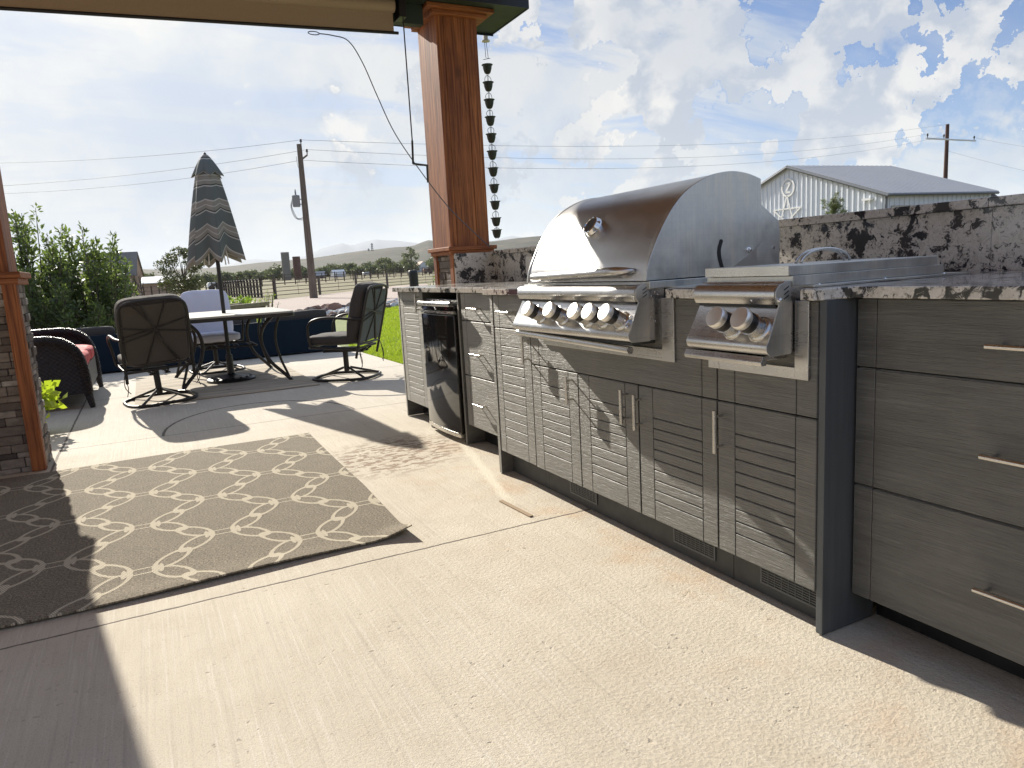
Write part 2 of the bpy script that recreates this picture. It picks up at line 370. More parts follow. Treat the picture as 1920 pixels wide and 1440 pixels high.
M['red'] = mat('red_striped_cushion', f_stripe_red)
M['leafA'] = leafmat('shrub_leaf', (.034, .050, .022), (.20, .245, .115), .42, .42)
M['leafY'] = leafmat('yellow_green_leaf', (.27, .34, .03), (.50, .55, .08), .5, .35)
M['leafT'] = leafmat('young_tree_leaf', (.045, .060, .022), (.12, .13, .055), .5, .2)
M['leafF'] = leafmat('far_tree_leaf', (.085, .10, .060), (.19, .20, .125), .6, .2)  # distance haze put into these paler, greyer leaf tones
M['leafG'] = leafmat('garden_leaf', (.14, .22, .03), (.28, .36, .07), .5, .3)
M['needle'] = leafmat('pine_needle', (.10, .12, .055), (.20, .22, .11), .5, .15)
M['blade'] = leafmat('grass_blade', (.17, .23, .025), (.33, .37, .065), .5, .45)
M['bark'] = simple('bark', (.10, .08, .06), .9, 0, .4, 30, .8)
M['field'] = mat('dry_pasture', f_field)
M['hills'] = mat('scrub_hills', f_hills)
M['mtn'] = simple('far_mountain_rock', (.12, .14, .18), .95, 0, .1, .001, 0)
M['gravel'] = mat('pink_gravel', f_gravel)
M['lawn'] = mat('lawn_turf', f_lawn)
M['polewood'] = wood('weathered_pole_wood', (.13, .10, .078), (.21, .17, .135), 2, .8, 0)
M['rustpipe'] = simple('rusty_brown_pipe', (.085, .058, .042), .8, 0, .3, 8)
M['greypipe'] = simple('weathered_post', (.12, .10, .085), .85, 0, .3, 12)
M['wall_w'] = simple('white_metal_siding', (.70, .735, .775), .5, 0, .04, 3, 0)
M['roof_g'] = simple('grey_metal_roofing', (.34, .35, .37), .45, .2, .05, .7, 0)
M['whitepaint'] = simple('white_paint', (.8, .8, .78), .5, 0, .05)
M['shedwall'] = simple('tan_shed_wall', (.42, .29, .21), .8, 0, .1)
M['silo'] = simple('grey_silo_concrete', (.20, .185, .165), .85, 0, .25, .6)
M['silor'] = simple('red_brown_silo_tile', (.14, .075, .06), .85, 0, .25, .6)
M['darkroof'] = simple('dark_shingle', (.075, .075, .08), .8)
M['wire'] = simple('overhead_wire', (.10, .11, .13), .6)
M['rustcup'] = simple('dark_verdigris_metal', (.050, .062, .055), .5, .5, .3, 30)
M['cream'] = simple('cream_plastic', (.68, .66, .60), .5)
M['box'] = simple('yellow_green_plastic', (.50, .62, .06), .5)
M['rockd'] = simple('dark_red_rock', (.13, .10, .09), .9, 0, .4, 6, .8)
M['rockr'] = simple('rust_brown_rock', (.24, .145, .105), .9, 0, .4, 6, .8)
M['rockw'] = simple('white_limestone', (.52, .52, .50), .9, 0, .2, 6, .8)
M['planterwood'] = wood('planter_timber', (.24, .19, .12), (.36, .30, .20), 0, .8, 0)
M['glass_dial'] = simple('dial_glass', (.10, .095, .09), .12, 0, .1)

# ------------------------------------------------------------------ mesh builder
class MB:
    def __init__(s): s.v = []; s.f = []; s.n = 0; s.tint = None
    def add(s, verts, faces):
        verts = np.asarray(verts, float)
        s.v.append(verts)
        k = s.n
        for f in faces: s.f.append(tuple(int(i)+k for i in f))
        s.n += len(verts); return s
    def box(s, x0, x1, y0, y1, z0, z1):
        v = [(x, y, z) for z in (z0, z1) for y in (y0, y1) for x in (x0, x1)]
        return s.add(v, [(0, 2, 3, 1), (4, 5, 7, 6), (0, 1, 5, 4), (2, 6, 7, 3), (0, 4, 6, 2), (1, 3, 7, 5)])
    def obox(s, c, d, M3):
        """oriented box: centre, full dims, 3x3 matrix columns = axes"""
        M3 = np.array(M3); q = []
        for z in (-1, 1):
            for y in (-1, 1):
                for x in (-1, 1): q.append(np.array(c) + M3 @ (np.array([x, y, z])*np.array(d)/2))
        return s.add(q, [(0, 2, 3, 1), (4, 5, 7, 6), (0, 1, 5, 4), (2, 6, 7, 3), (0, 4, 6, 2), (1, 3, 7, 5)])
    def prism(s, prof, a0, a1, axis='y'):
        """closed profile extruded along an axis. prof: (x,z) for y, (y,z) for x, (x,y) for z"""
        n = len(prof); v = []
        for a in (a0, a1):
            for (p, q) in prof:
                v.append({'y': (p, a, q), 'x': (a, p, q), 'z': (p, q, a)}[axis])
        f = [tuple(range(n)), tuple(range(2*n-1, n-1, -1))]
        f += [(i, i+n, (i+1) % n+n, (i+1) % n) for i in range(n)]
        return s.add(v, f)
    def tube(s, pts, r, seg=8, closed=False, caps=True):
        pts = [np.array(p, float) for p in pts]; n = len(pts)
        rs = r if hasattr(r, '__len__') else [r]*n
        prev = None; rings = []
        for i, p in enumerate(pts):
            a = pts[(i-1) % n] if (i > 0 or closed) else p
            b = pts[(i+1) % n] if (i < n-1 or closed) else p
            t = b-a; L = np.linalg.norm(t); t = t/L if L > 1e-9 else np.array([0, 0, 1.])
            if prev is None:
                up = np.array([0, 0, 1.]) if abs(t[2]) < .9 else np.array([1., 0, 0])
            else: up = prev
            u = up - t*up.dot(t); u /= max(np.linalg.norm(u), 1e-9); w = np.cross(t, u); prev = u
            for k in range(seg):
                th = 2*math.pi*k/seg
                rings.append(p + rs[i]*(math.cos(th)*u + math.sin(th)*w))
        f = []
        m = n if closed else n-1
        for i in range(m):
            j = (i+1) % n
            for k in range(seg):
                f.append((i*seg+k, i*seg+(k+1) % seg, j*seg+(k+1) % seg, j*seg+k))
        if caps and not closed:
            f.append(tuple(range(seg-1, -1, -1))); f.append(tuple((n-1)*seg+k for k in range(seg)))
        return s.add(rings, f)
    def cyl(s, p0, p1, r0, r1=None, seg=20): return s.tube([p0, p1], [r0, r0 if r1 is None else r1], seg)
    def lathe(s, prof, c=(0, 0, 0), axis=(0, 0, 1), seg=28, scale=(1, 1)):
        """prof: list of (r, h) along axis from c"""
        ax = np.array(axis, float); ax /= np.linalg.norm(ax)
        up = np.array([0, 0, 1.]) if abs(ax[2]) < .9 else np.array([1., 0, 0])
        u = np.cross(up, ax); u /= np.linalg.norm(u); w = np.cross(ax, u)
        v = []; n = len(prof)
        for (r, h) in prof:
            for k in range(seg):
                th = 2*math.pi*k/seg
                v.append(np.array(c)+ax*h+(u*math.cos(th)*scale[0]+w*math.sin(th)*scale[1])*r)
        f = [(i*seg+k, i*seg+(k+1) % seg, (i+1)*seg+(k+1) % seg, (i+1)*seg+k) for i in range(n-1) for k in range(seg)]
        f.append(tuple(range(seg-1, -1, -1))); f.append(tuple((n-1)*seg+k for k in range(seg)))
        return s.add(v, f)
    def xf(s, M4):
        M4 = np.array(M4)
        s.v = [np.c_[a, np.ones(len(a))] @ M4.T[:, :3] for a in s.v]; return s
    def build(s, name, m, parent=None, bevel=0, smooth=False, seg=2, sub=0, attr=None):
        v = np.vstack(s.v)
        off = world(parent) if parent is not None else np.zeros(3)
        me = bpy.data.meshes.new(name)
        me.from_pydata((v-off).tolist(), [], s.f); me.validate(); me.update()
        o = bpy.data.objects.new(name, me); COL.objects.link(o)
        if m: me.materials.append(m)
        if parent is not None: o.parent = parent
        if bevel:
            b = o.modifiers.new('bevel', 'BEVEL'); b.width = bevel; b.segments = seg; b.limit_method = 'ANGLE'; b.angle_limit = R(35)
        if sub:
            q = o.modifiers.new('sub', 'SUBSURF'); q.levels = sub; q.render_levels = sub
        if smooth:
            me.polygons.foreach_set('use_smooth', [True]*len(me.polygons))
            if smooth == 'auto':
                try: me.set_sharp_from_angle(angle=R(38))
                except Exception: pass
        if attr:
            a = me.attributes.new(attr[0], attr[2], 'POINT'); a.data.foreach_set('color' if attr[2] == 'FLOAT_COLOR' else 'value', np.asarray(attr[1], np.float32).ravel())
        return o
def world(o):
    w = np.zeros(3)
    while o is not None: w = w+np.array(o.location); o = o.parent
    return w
def tag(o, label=None, cat=None, group=None, kind=None):
    if label: o['label'] = label
    if cat: o['category'] = cat
    if group: o['group'] = group
    if kind: o['kind'] = kind
    return o
def empty(name, loc, label, cat, group=None):
    o = bpy.data.objects.new(name, None); COL.objects.link(o); o.location = loc; o.empty_display_size = .1
    return tag(o, label, cat, group)
def copy_tree(o, parent=None):
    c = o.copy(); COL.objects.link(c); c.parent = parent
    for ch in [x for x in bpy.data.objects if x.parent == o]: copy_tree(ch, c)
    return c
def fast_mesh(name, verts, loops, sizes, m, parent=None):
    me = bpy.data.meshes.new(name)
    verts = np.asarray(verts, np.float32)
    if parent is not None: verts = verts-world(parent).astype(np.float32)
    me.vertices.add(len(verts)); me.vertices.foreach_set('co', verts.ravel())
    loops = np.asarray(loops, np.int32).ravel(); me.loops.add(len(loops)); me.loops.foreach_set('vertex_index', loops)
    sizes = np.asarray(sizes, np.int32); me.polygons.add(len(sizes))
    me.polygons.foreach_set('loop_start', np.r_[0, np.cumsum(sizes)[:-1]].astype(np.int32))
    me.polygons.foreach_set('loop_total', sizes)
    me.update(calc_edges=True); me.materials.append(m)
    o = bpy.data.objects.new(name, me); COL.objects.link(o)
    if parent is not None: o.parent = parent
    return o
def leaves(name, pos, size, m, parent=None, aspect=.5, up=0.0, dirs=None):
    """many small leaf-shaped quads folded along their midrib"""
    n = len(pos); size = np.broadcast_to(size, n)[:, None]
    if dirs is None:
        d = rng.normal(size=(n, 3)); d[:, 2] += up
    else: d = dirs + rng.normal(size=(n, 3))*.35
    d /= np.linalg.norm(d, axis=1)[:, None]
    q = rng.normal(size=(n, 3)); q -= d*(q*d).sum(1)[:, None]; q /= np.linalg.norm(q, axis=1)[:, None]
    w = q*size*aspect/2; nrm = np.cross(d, q)*size*.10
    a = pos; b = pos+d*size*.45+w+nrm; c = pos+d*size; e = pos+d*size*.45-w+nrm
    v = np.stack([a, b, c, e], 1).reshape(-1, 3)
    L = np.arange(4*n).reshape(-1, 4)
    return fast_mesh(name, v, L, np.full(n, 4), m, parent)
def grid(nx, ny, fn):
    v = [fn(i/(nx-1), j/(ny-1)) for j in range(ny) for i in range(nx)]
    f = [(j*nx+i, j*nx+i+1, (j+1)*nx+i+1, (j+1)*nx+i) for j in range(ny-1) for i in range(nx-1)]
    return v, f
def arc(c, r, a0, a1, n, plane='xz', off=0):
    out = []
    for i in range(n):
        t = a0+(a1-a0)*i/(n-1); p, q = c[0]+r*math.cos(t), c[1]+r*math.sin(t)
        out.append((p, q))
    return out
def cushion(mb, c, d, rot=None, seg=9, puff=.35, wr=.006, seed=0):
    """pillow-like rounded box"""
    r = np.random.default_rng(seed); v = []; f = []
    ph = r.uniform(0, 6, 6)
    faces = [(0, 1, 2, 1), (0, 1, 2, -1), (1, 2, 0, 1), (1, 2, 0, -1), (2, 0, 1, 1), (2, 0, 1, -1)]
    for (a, b, k, s) in faces:
        base = len(v)
        for j in range(seg):
            for i in range(seg):
                p = np.zeros(3); p[a] = -1+2*i/(seg-1); p[b] = -1+2*j/(seg-1); p[k] = s
                q = p/ (np.sum(np.abs(p)**6)**(1/6)); q = q*(1-.0)
                rr = 1-puff*(np.abs(q[np.argsort(d)[0]])*0)
                thin = int(np.argmin(d)); o1, o2 = [x for x in range(3) if x != thin]
                q[thin] *= (1-.45*puff*(q[o1]**4+q[o2]**4))
                q = q*np.array(d)/2
                q[thin] += wr*math.sin(q[o1]*38+ph[0]+2*math.sin(q[o2]*17+ph[1]))*np.sign(q[thin])
                v.append(q)
        for j in range(seg-1):
            for i in range(seg-1):
                t = (base+j*seg+i, base+j*seg+i+1, base+(j+1)*seg+i+1, base+(j+1)*seg+i)
                f.append(t if s > 0 else t[::-1])
    v = np.array(v)
    if rot is not None: v = v @ np.array(rot).T
    return mb.add(v+np.array(c), f)
def rotm(ax, ang): return np.array(Matrix.Rotation(ang, 3, ax))
# ------------------------------------------------------------------ outdoor kitchen
def catmull(P, k=5):
    P = [np.array(p, float) for p in P]; out = []
    for i in range(len(P)-1):
        p0 = P[max(i-1, 0)]; p1 = P[i]; p2 = P[i+1]; p3 = P[min(i+2, len(P)-1)]
        for j in range(k):
            t = j/k
            out.append(tuple(.5*((2*p1)+(-p0+p2)*t+(2*p0-5*p1+4*p2-p3)*t*t+(-p0+3*p1-3*p2+p3)*t**3)))
    out.append(tuple(P[-1])); return out

FX = 1.440   # main cabinet face
RX = 1.545   # recessed cabinet face
DT = .020    # door thickness
def bar_handle(parent, fx, y, z0, z1=None, y1=None, st=.030):
    """round bar pull on two posts; upright when z1 is given, level when y1 is"""
    mb = MB(); X = fx-st
    if y1 is None:
        mb.cyl((X, y, z0), (X, y, z1), .0062, seg=12)
        for z in (z0+.018, z1-.018): mb.cyl((fx+.002, y, z), (X, y, z), .0042, seg=8)
    else:
        mb.cyl((X, y, z0), (X, y1, z0), .0062, seg=12)
        for q in (y+.018, y1-.018): mb.cyl((fx+.002, q, z0), (X, q, z0), .0042, seg=8)
    return mb.build('handle', M['handle'], parent, smooth='auto')
def louver_door(parent, fx, y0, y1, z0, z1, la, lb, nl, s0, s1):
    """y0<y1; s0/s1 stile widths on the near / far side; slats between them"""
    g = .0016; mb = MB()
    mb.box(fx+.011, fx+DT, y0+g, y1-g, z0, z1)
    mb2 = MB()
    mb2.box(fx, fx+.011, y0+g, y0+s0-.0015, z0, z1)
    mb2.box(fx, fx+.011, y1-s1+.0015, y1-g, z0, z1)
    zs = [z1]+[la+(lb-la)*k/(nl-1) for k in range(nl)]+[z0]
    for a, b in zip(zs[:-1], zs[1:]):
        mb2.box(fx, fx+.011, y0+s0+.0010, y1-s1-.0010, b+(.0021 if b != z0 else 0), a-(.0021 if a != z1 else 0))
    d = mb2.build('door', M['cab'], parent, bevel=.0011, seg=1)
    k = mb.build('backing_board', M['cabdark'], d)
    return d
def slab_front(parent, name, fx, y0, y1, z0, z1, grooves=()):
    g = .0016; d = MB(); ys = [y0+g]+sorted(grooves)+[y1-g]
    for i in range(len(ys)-1):
        d.box(fx, fx+DT, ys[i]+(.0012 if i else 0), ys[i+1]-(.0012 if i < len(ys)-2 else 0), z0+g, z1-g)
    return d.build(name, M['cab'], parent, bevel=.0016, seg=1)
def cabinet(name, label, y0, y1, fx, group=None, top=.862, kick=True, carcass_top=None):
    r = empty(name, (fx, (y0+y1)/2, 0), label, 'cabinet', group)
    mb = MB(); mb.box(fx+DT+.001, 2.24, y0+.0006, y1-.0006, .118, (carcass_top or top)-.002)
    mb.build('carcass', M['cabdark'], r)
    if kick:
        kx = fx+(.060 if fx < 1.5 else .11); mb = MB(); mb.box(kx, kx+.02, y0+.0006, y1-.0006, .004, .117)
        k = mb.build('toe_kick', M['cabdark'] if fx < 1.5 else M['black'], r)  # recessed kicks coloured black, shade of the void under the drawers put in
    return r
G = 'weathered grey cabinets of the outdoor kitchen'
# unit with drawer over louvred door
c = cabinet('kitchen_cabinet', 'grey cabinet with one drawer over a tall slatted door, left of the big grill', 2.670, 3.020, FX, G)
d = slab_front(c, 'drawer_front', FX, 2.670, 3.018, .712, .860, (2.738, 2.956)); bar_handle(d, FX, 2.800, .786, y1=2.925)
d = louver_door(c, FX, 2.670, 3.018, .120, .708, .629, .202, 11, .068, .060); bar_handle(d, FX, 2.690, .572, .688)
mb = MB(); mb.box(FX-.002, 1.60, 3.021, 3.046, .004, .862); mb.build('side_panel', M['cab'], c, bevel=.001)
# grill base, three louvred doors
c = cabinet('kitchen_cabinet', 'wide grey cabinet under the big grill with a plain fascia above three slatted doors', 1.5515, 2.6695, FX, G, carcass_top=.66)
slab_front(c, 'fascia_board', FX, 1.5515, 2.669, .570, .860, (1.615, 2.600))
for (a, b, la, lb, s0, s1, hy, h0, h1) in ((2.304, 2.668, .492, .200, .070, .072, 2.342, .445, .555), (1.928, 2.301, .480, .195, .074, .074, 1.986, .428, .548), (1.553, 1.924, .468, .187, .064, .074, 1.912, .420, .540)):
    d = louver_door(c, FX, a, b, .118, .566, la, lb, 9, s0, s1); bar_handle(d, FX, hy, h0, h1)
# side burner base
c = cabinet('kitchen_cabinet', 'narrow grey cabinet under the two-knob side burner with one slatted door', 1.204, 1.5505, FX, G, carcass_top=.66)
slab_front(c, 'fascia_board', FX, 1.204, 1.550, .570, .860, (1.268, 1.482))
d = louver_door(c, FX, 1.204, 1.550, .118, .566, .482, .187, 9, .066, .068); bar_handle(d, FX, 1.531, .420, .545)
mb = MB(); mb.box(FX+.004, 1.64, 1.184, 1.2035, .004, .862); mb.build('end_panel', M['panel'], c, bevel=.001)
# recessed right drawers
c = cabinet('kitchen_cabinet', 'deep grey three-drawer cabinet in shade at the right end, below the granite', -.20, 1.183, RX, G)
for (z0, z1, hz) in ((.693, .860, .768), (.395, .690, .536), (.096, .392, .240)):
    d = slab_front(c, 'drawer_front', RX, .14, 1.178, z0, z1, (1.125,)); bar_handle(d, RX, .56, hz, y1=.857)
# recessed left drawers
c = cabinet('kitchen_cabinet', 'grey three-drawer cabinet between the black fridge and the slatted doors', 3.047, 3.670, RX, G)
for (z0, z1, hz) in ((.712, .860, .778), (.410, .708, .536), (.122, .406, .262)):
    d = slab_front(c, 'drawer_front', RX, 3.060, 3.645, z0, z1, (3.585,)); bar_handle(d, RX, 3.375, hz, y1=3.50, st=.028)
mb = MB(); mb.box(RX-.004, 2.2, 3.6705, 3.690, .004, .862); mb.build('side_panel', M['cab'], c, bevel=.001)
# far end cabinet
c = cabinet('kitchen_cabinet', 'grey cabinet with one full-height slatted door at the far end of the counter', 4.262, 4.700, RX, G)
d = louver_door(c, RX, 4.266, 4.698, .120, .860, .800, .185, 17, .080, .070); bar_handle(d, RX, 4.300, .735, .848)
for ya in (4.701, 4.2405): mb = MB(); mb.box(RX-.002, 2.2, ya, ya+.0205, .004, .862); mb.build('side_panel', M['cab'], c, bevel=.001)
# floor vents in the kick board
for i, (a, b, lab) in enumerate(((2.289, 2.488, 'small louvred vent grille in the kick board farthest from camera'),
                     (1.627, 1.827, 'louvred vent grille in the kick board below the wide grill cabinet'),
                     (1.212, 1.442, 'louvred vent grille in the kick board next to the end panel'))):
    X = 1.4985; r = empty('vent_grille', (X, (a+b)/2, .06), lab, 'vent', 'vent grilles along the kick board')
    mb = MB(); mb.box(X-.003, X, a, b, .036, .042); mb.box(X-.003, X, a, b, .104, .110)
    mb.box(X-.003, X, a, a+.006, .042, .104); mb.box(X-.003, X, b-.006, b, .042, .104); mb.build('frame', M['panel'], r)
    mb = MB()
    for k in range(8): mb.box(X-.0028, X-.0005, a+.006, b-.006, .0465+k*.0072, .0495+k*.0072)
    for k in range(1, 9):
        y = a+.006+(b-a-.012)*k/9; mb.box(X-.0034, X-.0008, y-.0010, y+.0010, .042, .104)
    mb.build('grille', M['panel'], r)
    mb = MB(); mb.box(X-.0004, X+.0004, a+.002, b-.002, .038, .108); mb.build('backing', M['black'], r)

# granite worktop
out = [(2.30, -.60), (2.30, 4.765), (1.520, 4.765), (1.520, 3.085), (1.512, 3.077), (1.415, 3.074), (1.415, 2.60), (1.47, 2.60), (1.47, 1.745), (1.415, 1.745), (1.415, 1.585), (1.47, 1.585), (1.47, 1.238),
       (1.415, 1.238), (1.417, 1.200), (1.44, 1.188), (1.50, 1.180), (1.516, 1.170), (1.520, 1.150), (1.520, -.60)]
mb = MB(); mb.prism(out, .862, .890, 'z')
tag(mb.build('granite_countertop', M['granite'], None, bevel=.003), 'speckled cream and black granite worktop running along the cabinets', 'countertop')
r = empty('granite_backsplash', (2.3, 2, .89), 'low granite backsplash wall with a capping ledge behind the worktop', 'backsplash')
mb = MB()
for a, b in ((-.6, .62), (.6215, 1.30), (1.3015, 2.93), (2.9315, 4.79)): mb.box(2.301, 2.331, a, b, .8905, 1.078)
mb.box(2.0, 2.30, 4.770, 4.790, .8905, 1.10)
mb.build('upright_slab', M['granite'], r)
mb = MB()
for a, b in ((-.6, 1.30), (1.3015, 3.6), (3.6015, 4.79)): mb.box(2.276, 2.47, a, b, 1.079, 1.108)
mb.build('cap_slab', M['granite'], r, bevel=.003)
mb = MB(); mb.box(2.332, 2.46, -.6, 4.79, .02, 1.078); mb.build('core_wall', M['stucco'], r)
# outlet
r = empty('electrical_outlet', (2.30, 4.20, .98), 'cream double socket outlet on the backsplash left of the grill hood', 'outlet')
mb = MB(); mb.box(2.288, 2.3005, 4.12, 4.25, .925, 1.045); mb.build('cover_plate', M['cream'], r, bevel=.004)
for z in (.962, 1.008):
    mb = MB(); mb.lathe([(.018, 0), (.018, .004)], (2.2885, 4.185, z), (-1, 0, 0), 20); mb.build('socket', M['whitepaint'], r)

# ---- the grill
gr = empty('built_in_grill', (1.44, 2.18, .70), 'large stainless steel built-in gas grill with a domed hood and five knobs', 'grill')
HP = [(1.389, .917), (1.3965, .960), (1.418, 1.008), (1.452, 1.070), (1.502, 1.139), (1.562, 1.191), (1.648, 1.231), (1.735, 1.246), (1.807, 1.240), (1.866, 1.223)]
front = catmull(HP, 6)
mb = MB(); mb.prism(front+[(1.872, 1.02), (1.872, .917)], 1.819, 2.560, 'y')
hood = mb.build('hood', M['steelhood'], gr, smooth='auto')
cx, cz = 1.66, 1.05
rim = [(x+(x-cx)*.018, z+(z-cz)*.012) for x, z in front]
sidep = rim+[(1.874, 1.10), (1.874, 1.030), (1.868, 1.016), (1.860, 1.008), (1.818, .979), (1.746, .942), (1.70, .919), (1.390, .9165)]
mb = MB(); mb.prism(sidep, 1.798, 1.8165, 'y'); mb.build('hood_side_panel', M['galv'], hood, bevel=.0025, seg=2)
mb = MB(); mb.prism(sidep, 2.5605, 2.572, 'y'); mb.build('hood_side_panel', M['galv'], hood, bevel=.0025)
mb = MB(); s = catmull([(1.692, 1.026), (1.684, 1.005), (1.683, .985), (1.688, .962), (1.698, .935)], 4); w = .0075
l = [(x-w, z) for x, z in s]; rr = [(x+w, z) for x, z in s]
top = [(1.692+w*math.cos(t), 1.026+w*math.sin(t)) for t in np.linspace(0.3, math.pi-.3, 6)]
mb.prism(top+l+rr[::-1], 1.7965, 1.7978, 'y'); mb.build('slot', M['black'], hood)
mb = MB(); mb.lathe([(.010, 0), (.010, .004), (.006, .005), (.006, .011), (.001, .012)], (1.811, 1.798, .994), (0, -1, 0), 16); mb.build('bolt', M['chrome'], hood, smooth='auto')
# handle ledge formed on the hood
n = 26; pts = []; rs = []
for i in range(n):
    t = i/(n-1); y = 2.530-(2.530-1.862)*t; e = min(t, 1-t)
    bow = min(1, e/.10); bow = math.sin(bow*math.pi/2)
    pts.append((1.392-.030*bow, y, .936+.014*t)); rs.append(.006+.0095*bow)
mb = MB(); mb.tube(pts, rs, 14); mb.build('handle', M['steelY'], hood, smooth=True)
mb = MB(); mb.prism([(1.392, .932), (1.372, .928), (1.366, .934), (1.392, .95)], 1.90, 2.49, 'y'); mb.build('handle_web', M['steelY'], hood)
# temperature gauge
gn = np.array([-.82, 0, .57]); gc = np.array([1.470, 2.200, 1.104])
mb = MB(); mb.lathe([(.040, -.008), (.040, .004), (.038, .008), (.034, .020), (.030, .022), (.0285, .0195)], gc, gn, 36)
ga = mb.build('temperature_gauge', M['chrome'], hood, smooth='auto')
mb = MB(); mb.lathe([(.0283, .0190), (.0283, .0200)], gc, gn, 36); mb.build('dial', M['glass_dial'], ga)
# firebox rim and body
mb = MB(); mb.box(1.392, 1.90, 1.790, 2.575, .8915, .9145); mb.build('firebox_rim', M['galv'], gr, bevel=.002)
mb = MB(); mb.box(1.47, 1.93, 1.745, 2.60, .8905, .8945); mb.box(1.44, 1.47, 1.585, 1.744, .8905, .8935); mb.box(1.47, 2.1, 1.586, 1.744, .8905, .8935); mb.build('trim_flange', M['galv'], gr, bevel=.001)
mb = MB(); mb.prism([(1.874, .895), (1.874, 1.17), (1.905, 1.145), (1.985, 1.090), (1.992, 1.06), (1.992, .895)], 1.83, 2.56, 'y'); bb = mb.build('back_housing', M['galv'], gr, bevel=.002)
mb = MB(); mb.lathe([(.006, 0), (.005, .004)], (1.96, 1.83, .998), (0, -1, 0), 12); mb.build('bolt', M['chrome'], bb)
def control_panel(parent, y0, y1, dx, knobs, tag_):
    P = [(1.46, .9095), (1.378, .9095)]+arc((1.372, .8775), .029, math.pi*.45, math.pi*1.18, 10)+[(1.352, .8545), (1.3665, .8520), (1.3665, .8470)]
    P += [(1.3235, .7690)]+arc((1.3345, .7500), .0195, math.pi*.86, math.pi*1.5, 8)+[(1.46, .7305)]
    P = [(x+dx, z) for x, z in P]
    mb = MB(); mb.prism(P, y0+.004, y1, 'y'); cp = mb.build('control_panel', M['steelY'], parent, smooth='auto')
    S = [(1.398, .9105), (1.376, .9105)]+arc((1.373, .8775), .0285, math.pi*.5, math.pi*1.16, 9)+[(1.356, .852)]
    S += [(1.3225, .7690)]+arc((1.3345, .7500), .0205, math.pi*.86, math.pi*1.5, 8)+[(1.398, .7290)]
    S = [(x+dx, z) for x, z in S]
    mb = MB(); mb.prism(S, y0, y0+.0035, 'y'); sp = mb.build('end_plate', M['galv'], cp, bevel=.001)
    mb = MB()
    for k in range(3):
        z = .893-.011*k; mb.obox((1.381+dx, y0-.0002, z), (.018, .0008, .0026), rotm('Y', R(-28)))
    mb.build('slot', M['black'], sp)
    mb = MB(); mb.prism([(x+dx, z) for x, z in ((1.399, .7305), (1.399, .886), (1.47, .886), (1.47, .7305))], y0+.006, y1, 'y'); mb.build('body_side', M['cabdark'], parent)
    mb = MB(); mb.box(1.355+dx, 1.368+dx, y0+.01, y1-.01, .8465, .8535); mb.build('shadow_gap', M['black'], cp)
    nx, nz = -.883, .469
    for ky in knobs:
        b = np.array([1.3375+dx, ky, .7925]); ax = np.array([nx, 0, nz])
        mb = MB(); mb.lathe([(.034, -.004), (.034, .003), (.031, .006), (.026, .008), (.0255, .030), (.028, .034), (.0285, .038), (.0245, .039)], b, ax, 30)
        kn = mb.build('knob', M['handle'], cp, smooth='auto')
        mb = MB(); mb.lathe([(.0262, .0385), (.0270, .041), (.0270, .058), (.0262, .0595)], b, ax, 30); mb.build('grip_band', M['knobblack'], kn, smooth='auto')
        mb = MB(); mb.lathe([(.0268, .0590), (.0285, .0625), (.0285, .0760), (.0265, .0790), (.004, .0800)], b, ax, 30); mb.build('cap', M['cap'], kn, smooth='auto')
        # small bead lamp over each knob on the bullnose
        mb = MB(); mb.lathe([(.006, -.003), (.006, .004), (.001, .008)], (1.352+dx, ky-.05, .866), (-.9, 0, -.4), 12); mb.build('indicator_lamp', M['chrome'], cp, smooth=True)
    return cp
cp = control_panel(gr, 1.800, 2.580, 0, (2.372, 2.212, 2.046, 1.958, 1.862), 'g')
for (z, y) in ((.806, 1.824), (.778, 1.827)):
    mb = MB(); mb.lathe([(.007, -.002), (.007, .004), (.002, .006)], (1.343-(.806-z)*.5, y, z), (-.883, 0, .469), 14); mb.build('button', M['chrome'], cp, smooth=True)
# screws and vent slots on the black body side
for (x, z) in ((1.412, .868), (1.425, .880), (1.405, .800), (1.425, .79), (1.437, .872)):
    mb = MB(); mb.lathe([(.0035, 0), (.003, .003)], (x, 1.8055, z), (0, -1, 0), 10); mb.build('screw', M['chrome'], gr)
# drip tray
mb = MB(); mb.tube([(1.346, 1.835, .702), (1.346, 2.592, .719)], .0125, 14); t = mb.build('drip_tray_handle', M['steelY'], gr, smooth='auto')
mb = MB(); mb.box(1.350, 1.44, 1.83, 2.57, .7165, .7255); mb.build('drip_tray', M['cabdark'], gr)
# mounting frame
mb = MB(); mb.box(1.4325, FX-.001, 1.728, 1.786, .6640, .8610); mb.box(1.4330, FX-.001, 1.7865, 2.545, .6640, .7000); mb.build('mounting_frame', M['steelY'], gr, bevel=.001)

# ---- the side burner
sb = empty('side_burner', (1.44, 1.41, .70), 'small stainless steel side burner with two knobs and a flat lid', 'side burner')
control_panel(sb, 1.268, 1.560, .022, (1.398, 1.312), 's')
mb = MB(); mb.box(1.418, 2.000, 1.272, 1.566, .9225, .9470); lid = mb.build('lid', M['galv'], sb, bevel=.0015)
mb = MB(); mb.box(1.4145, 1.4175, 1.272, 1.566, .9230, .9465); mb.build('lid_front', M['steelY'], lid)
mb = MB()
for yy in (1.411, 1.429):
    pts = [(1.715-.098*math.cos(t), yy, .948+.036*math.sin(t)) for t in np.linspace(0, math.pi, 18)]
    mb.tube(pts, .0042, 8)
mb.build('lid_handle', M['handle'], lid, smooth=True)
mb = MB(); mb.box(1.425, 2.022, 1.268, 1.570, .8975, .9215); mb.build('burner_box', M['galv'], sb, bevel=.001)
mb = MB(); mb.box(1.470, 2.10, 1.243, 1.584, .8907, .8965); fl = mb.build('trim_flange', M['galv'], sb, bevel=.001)
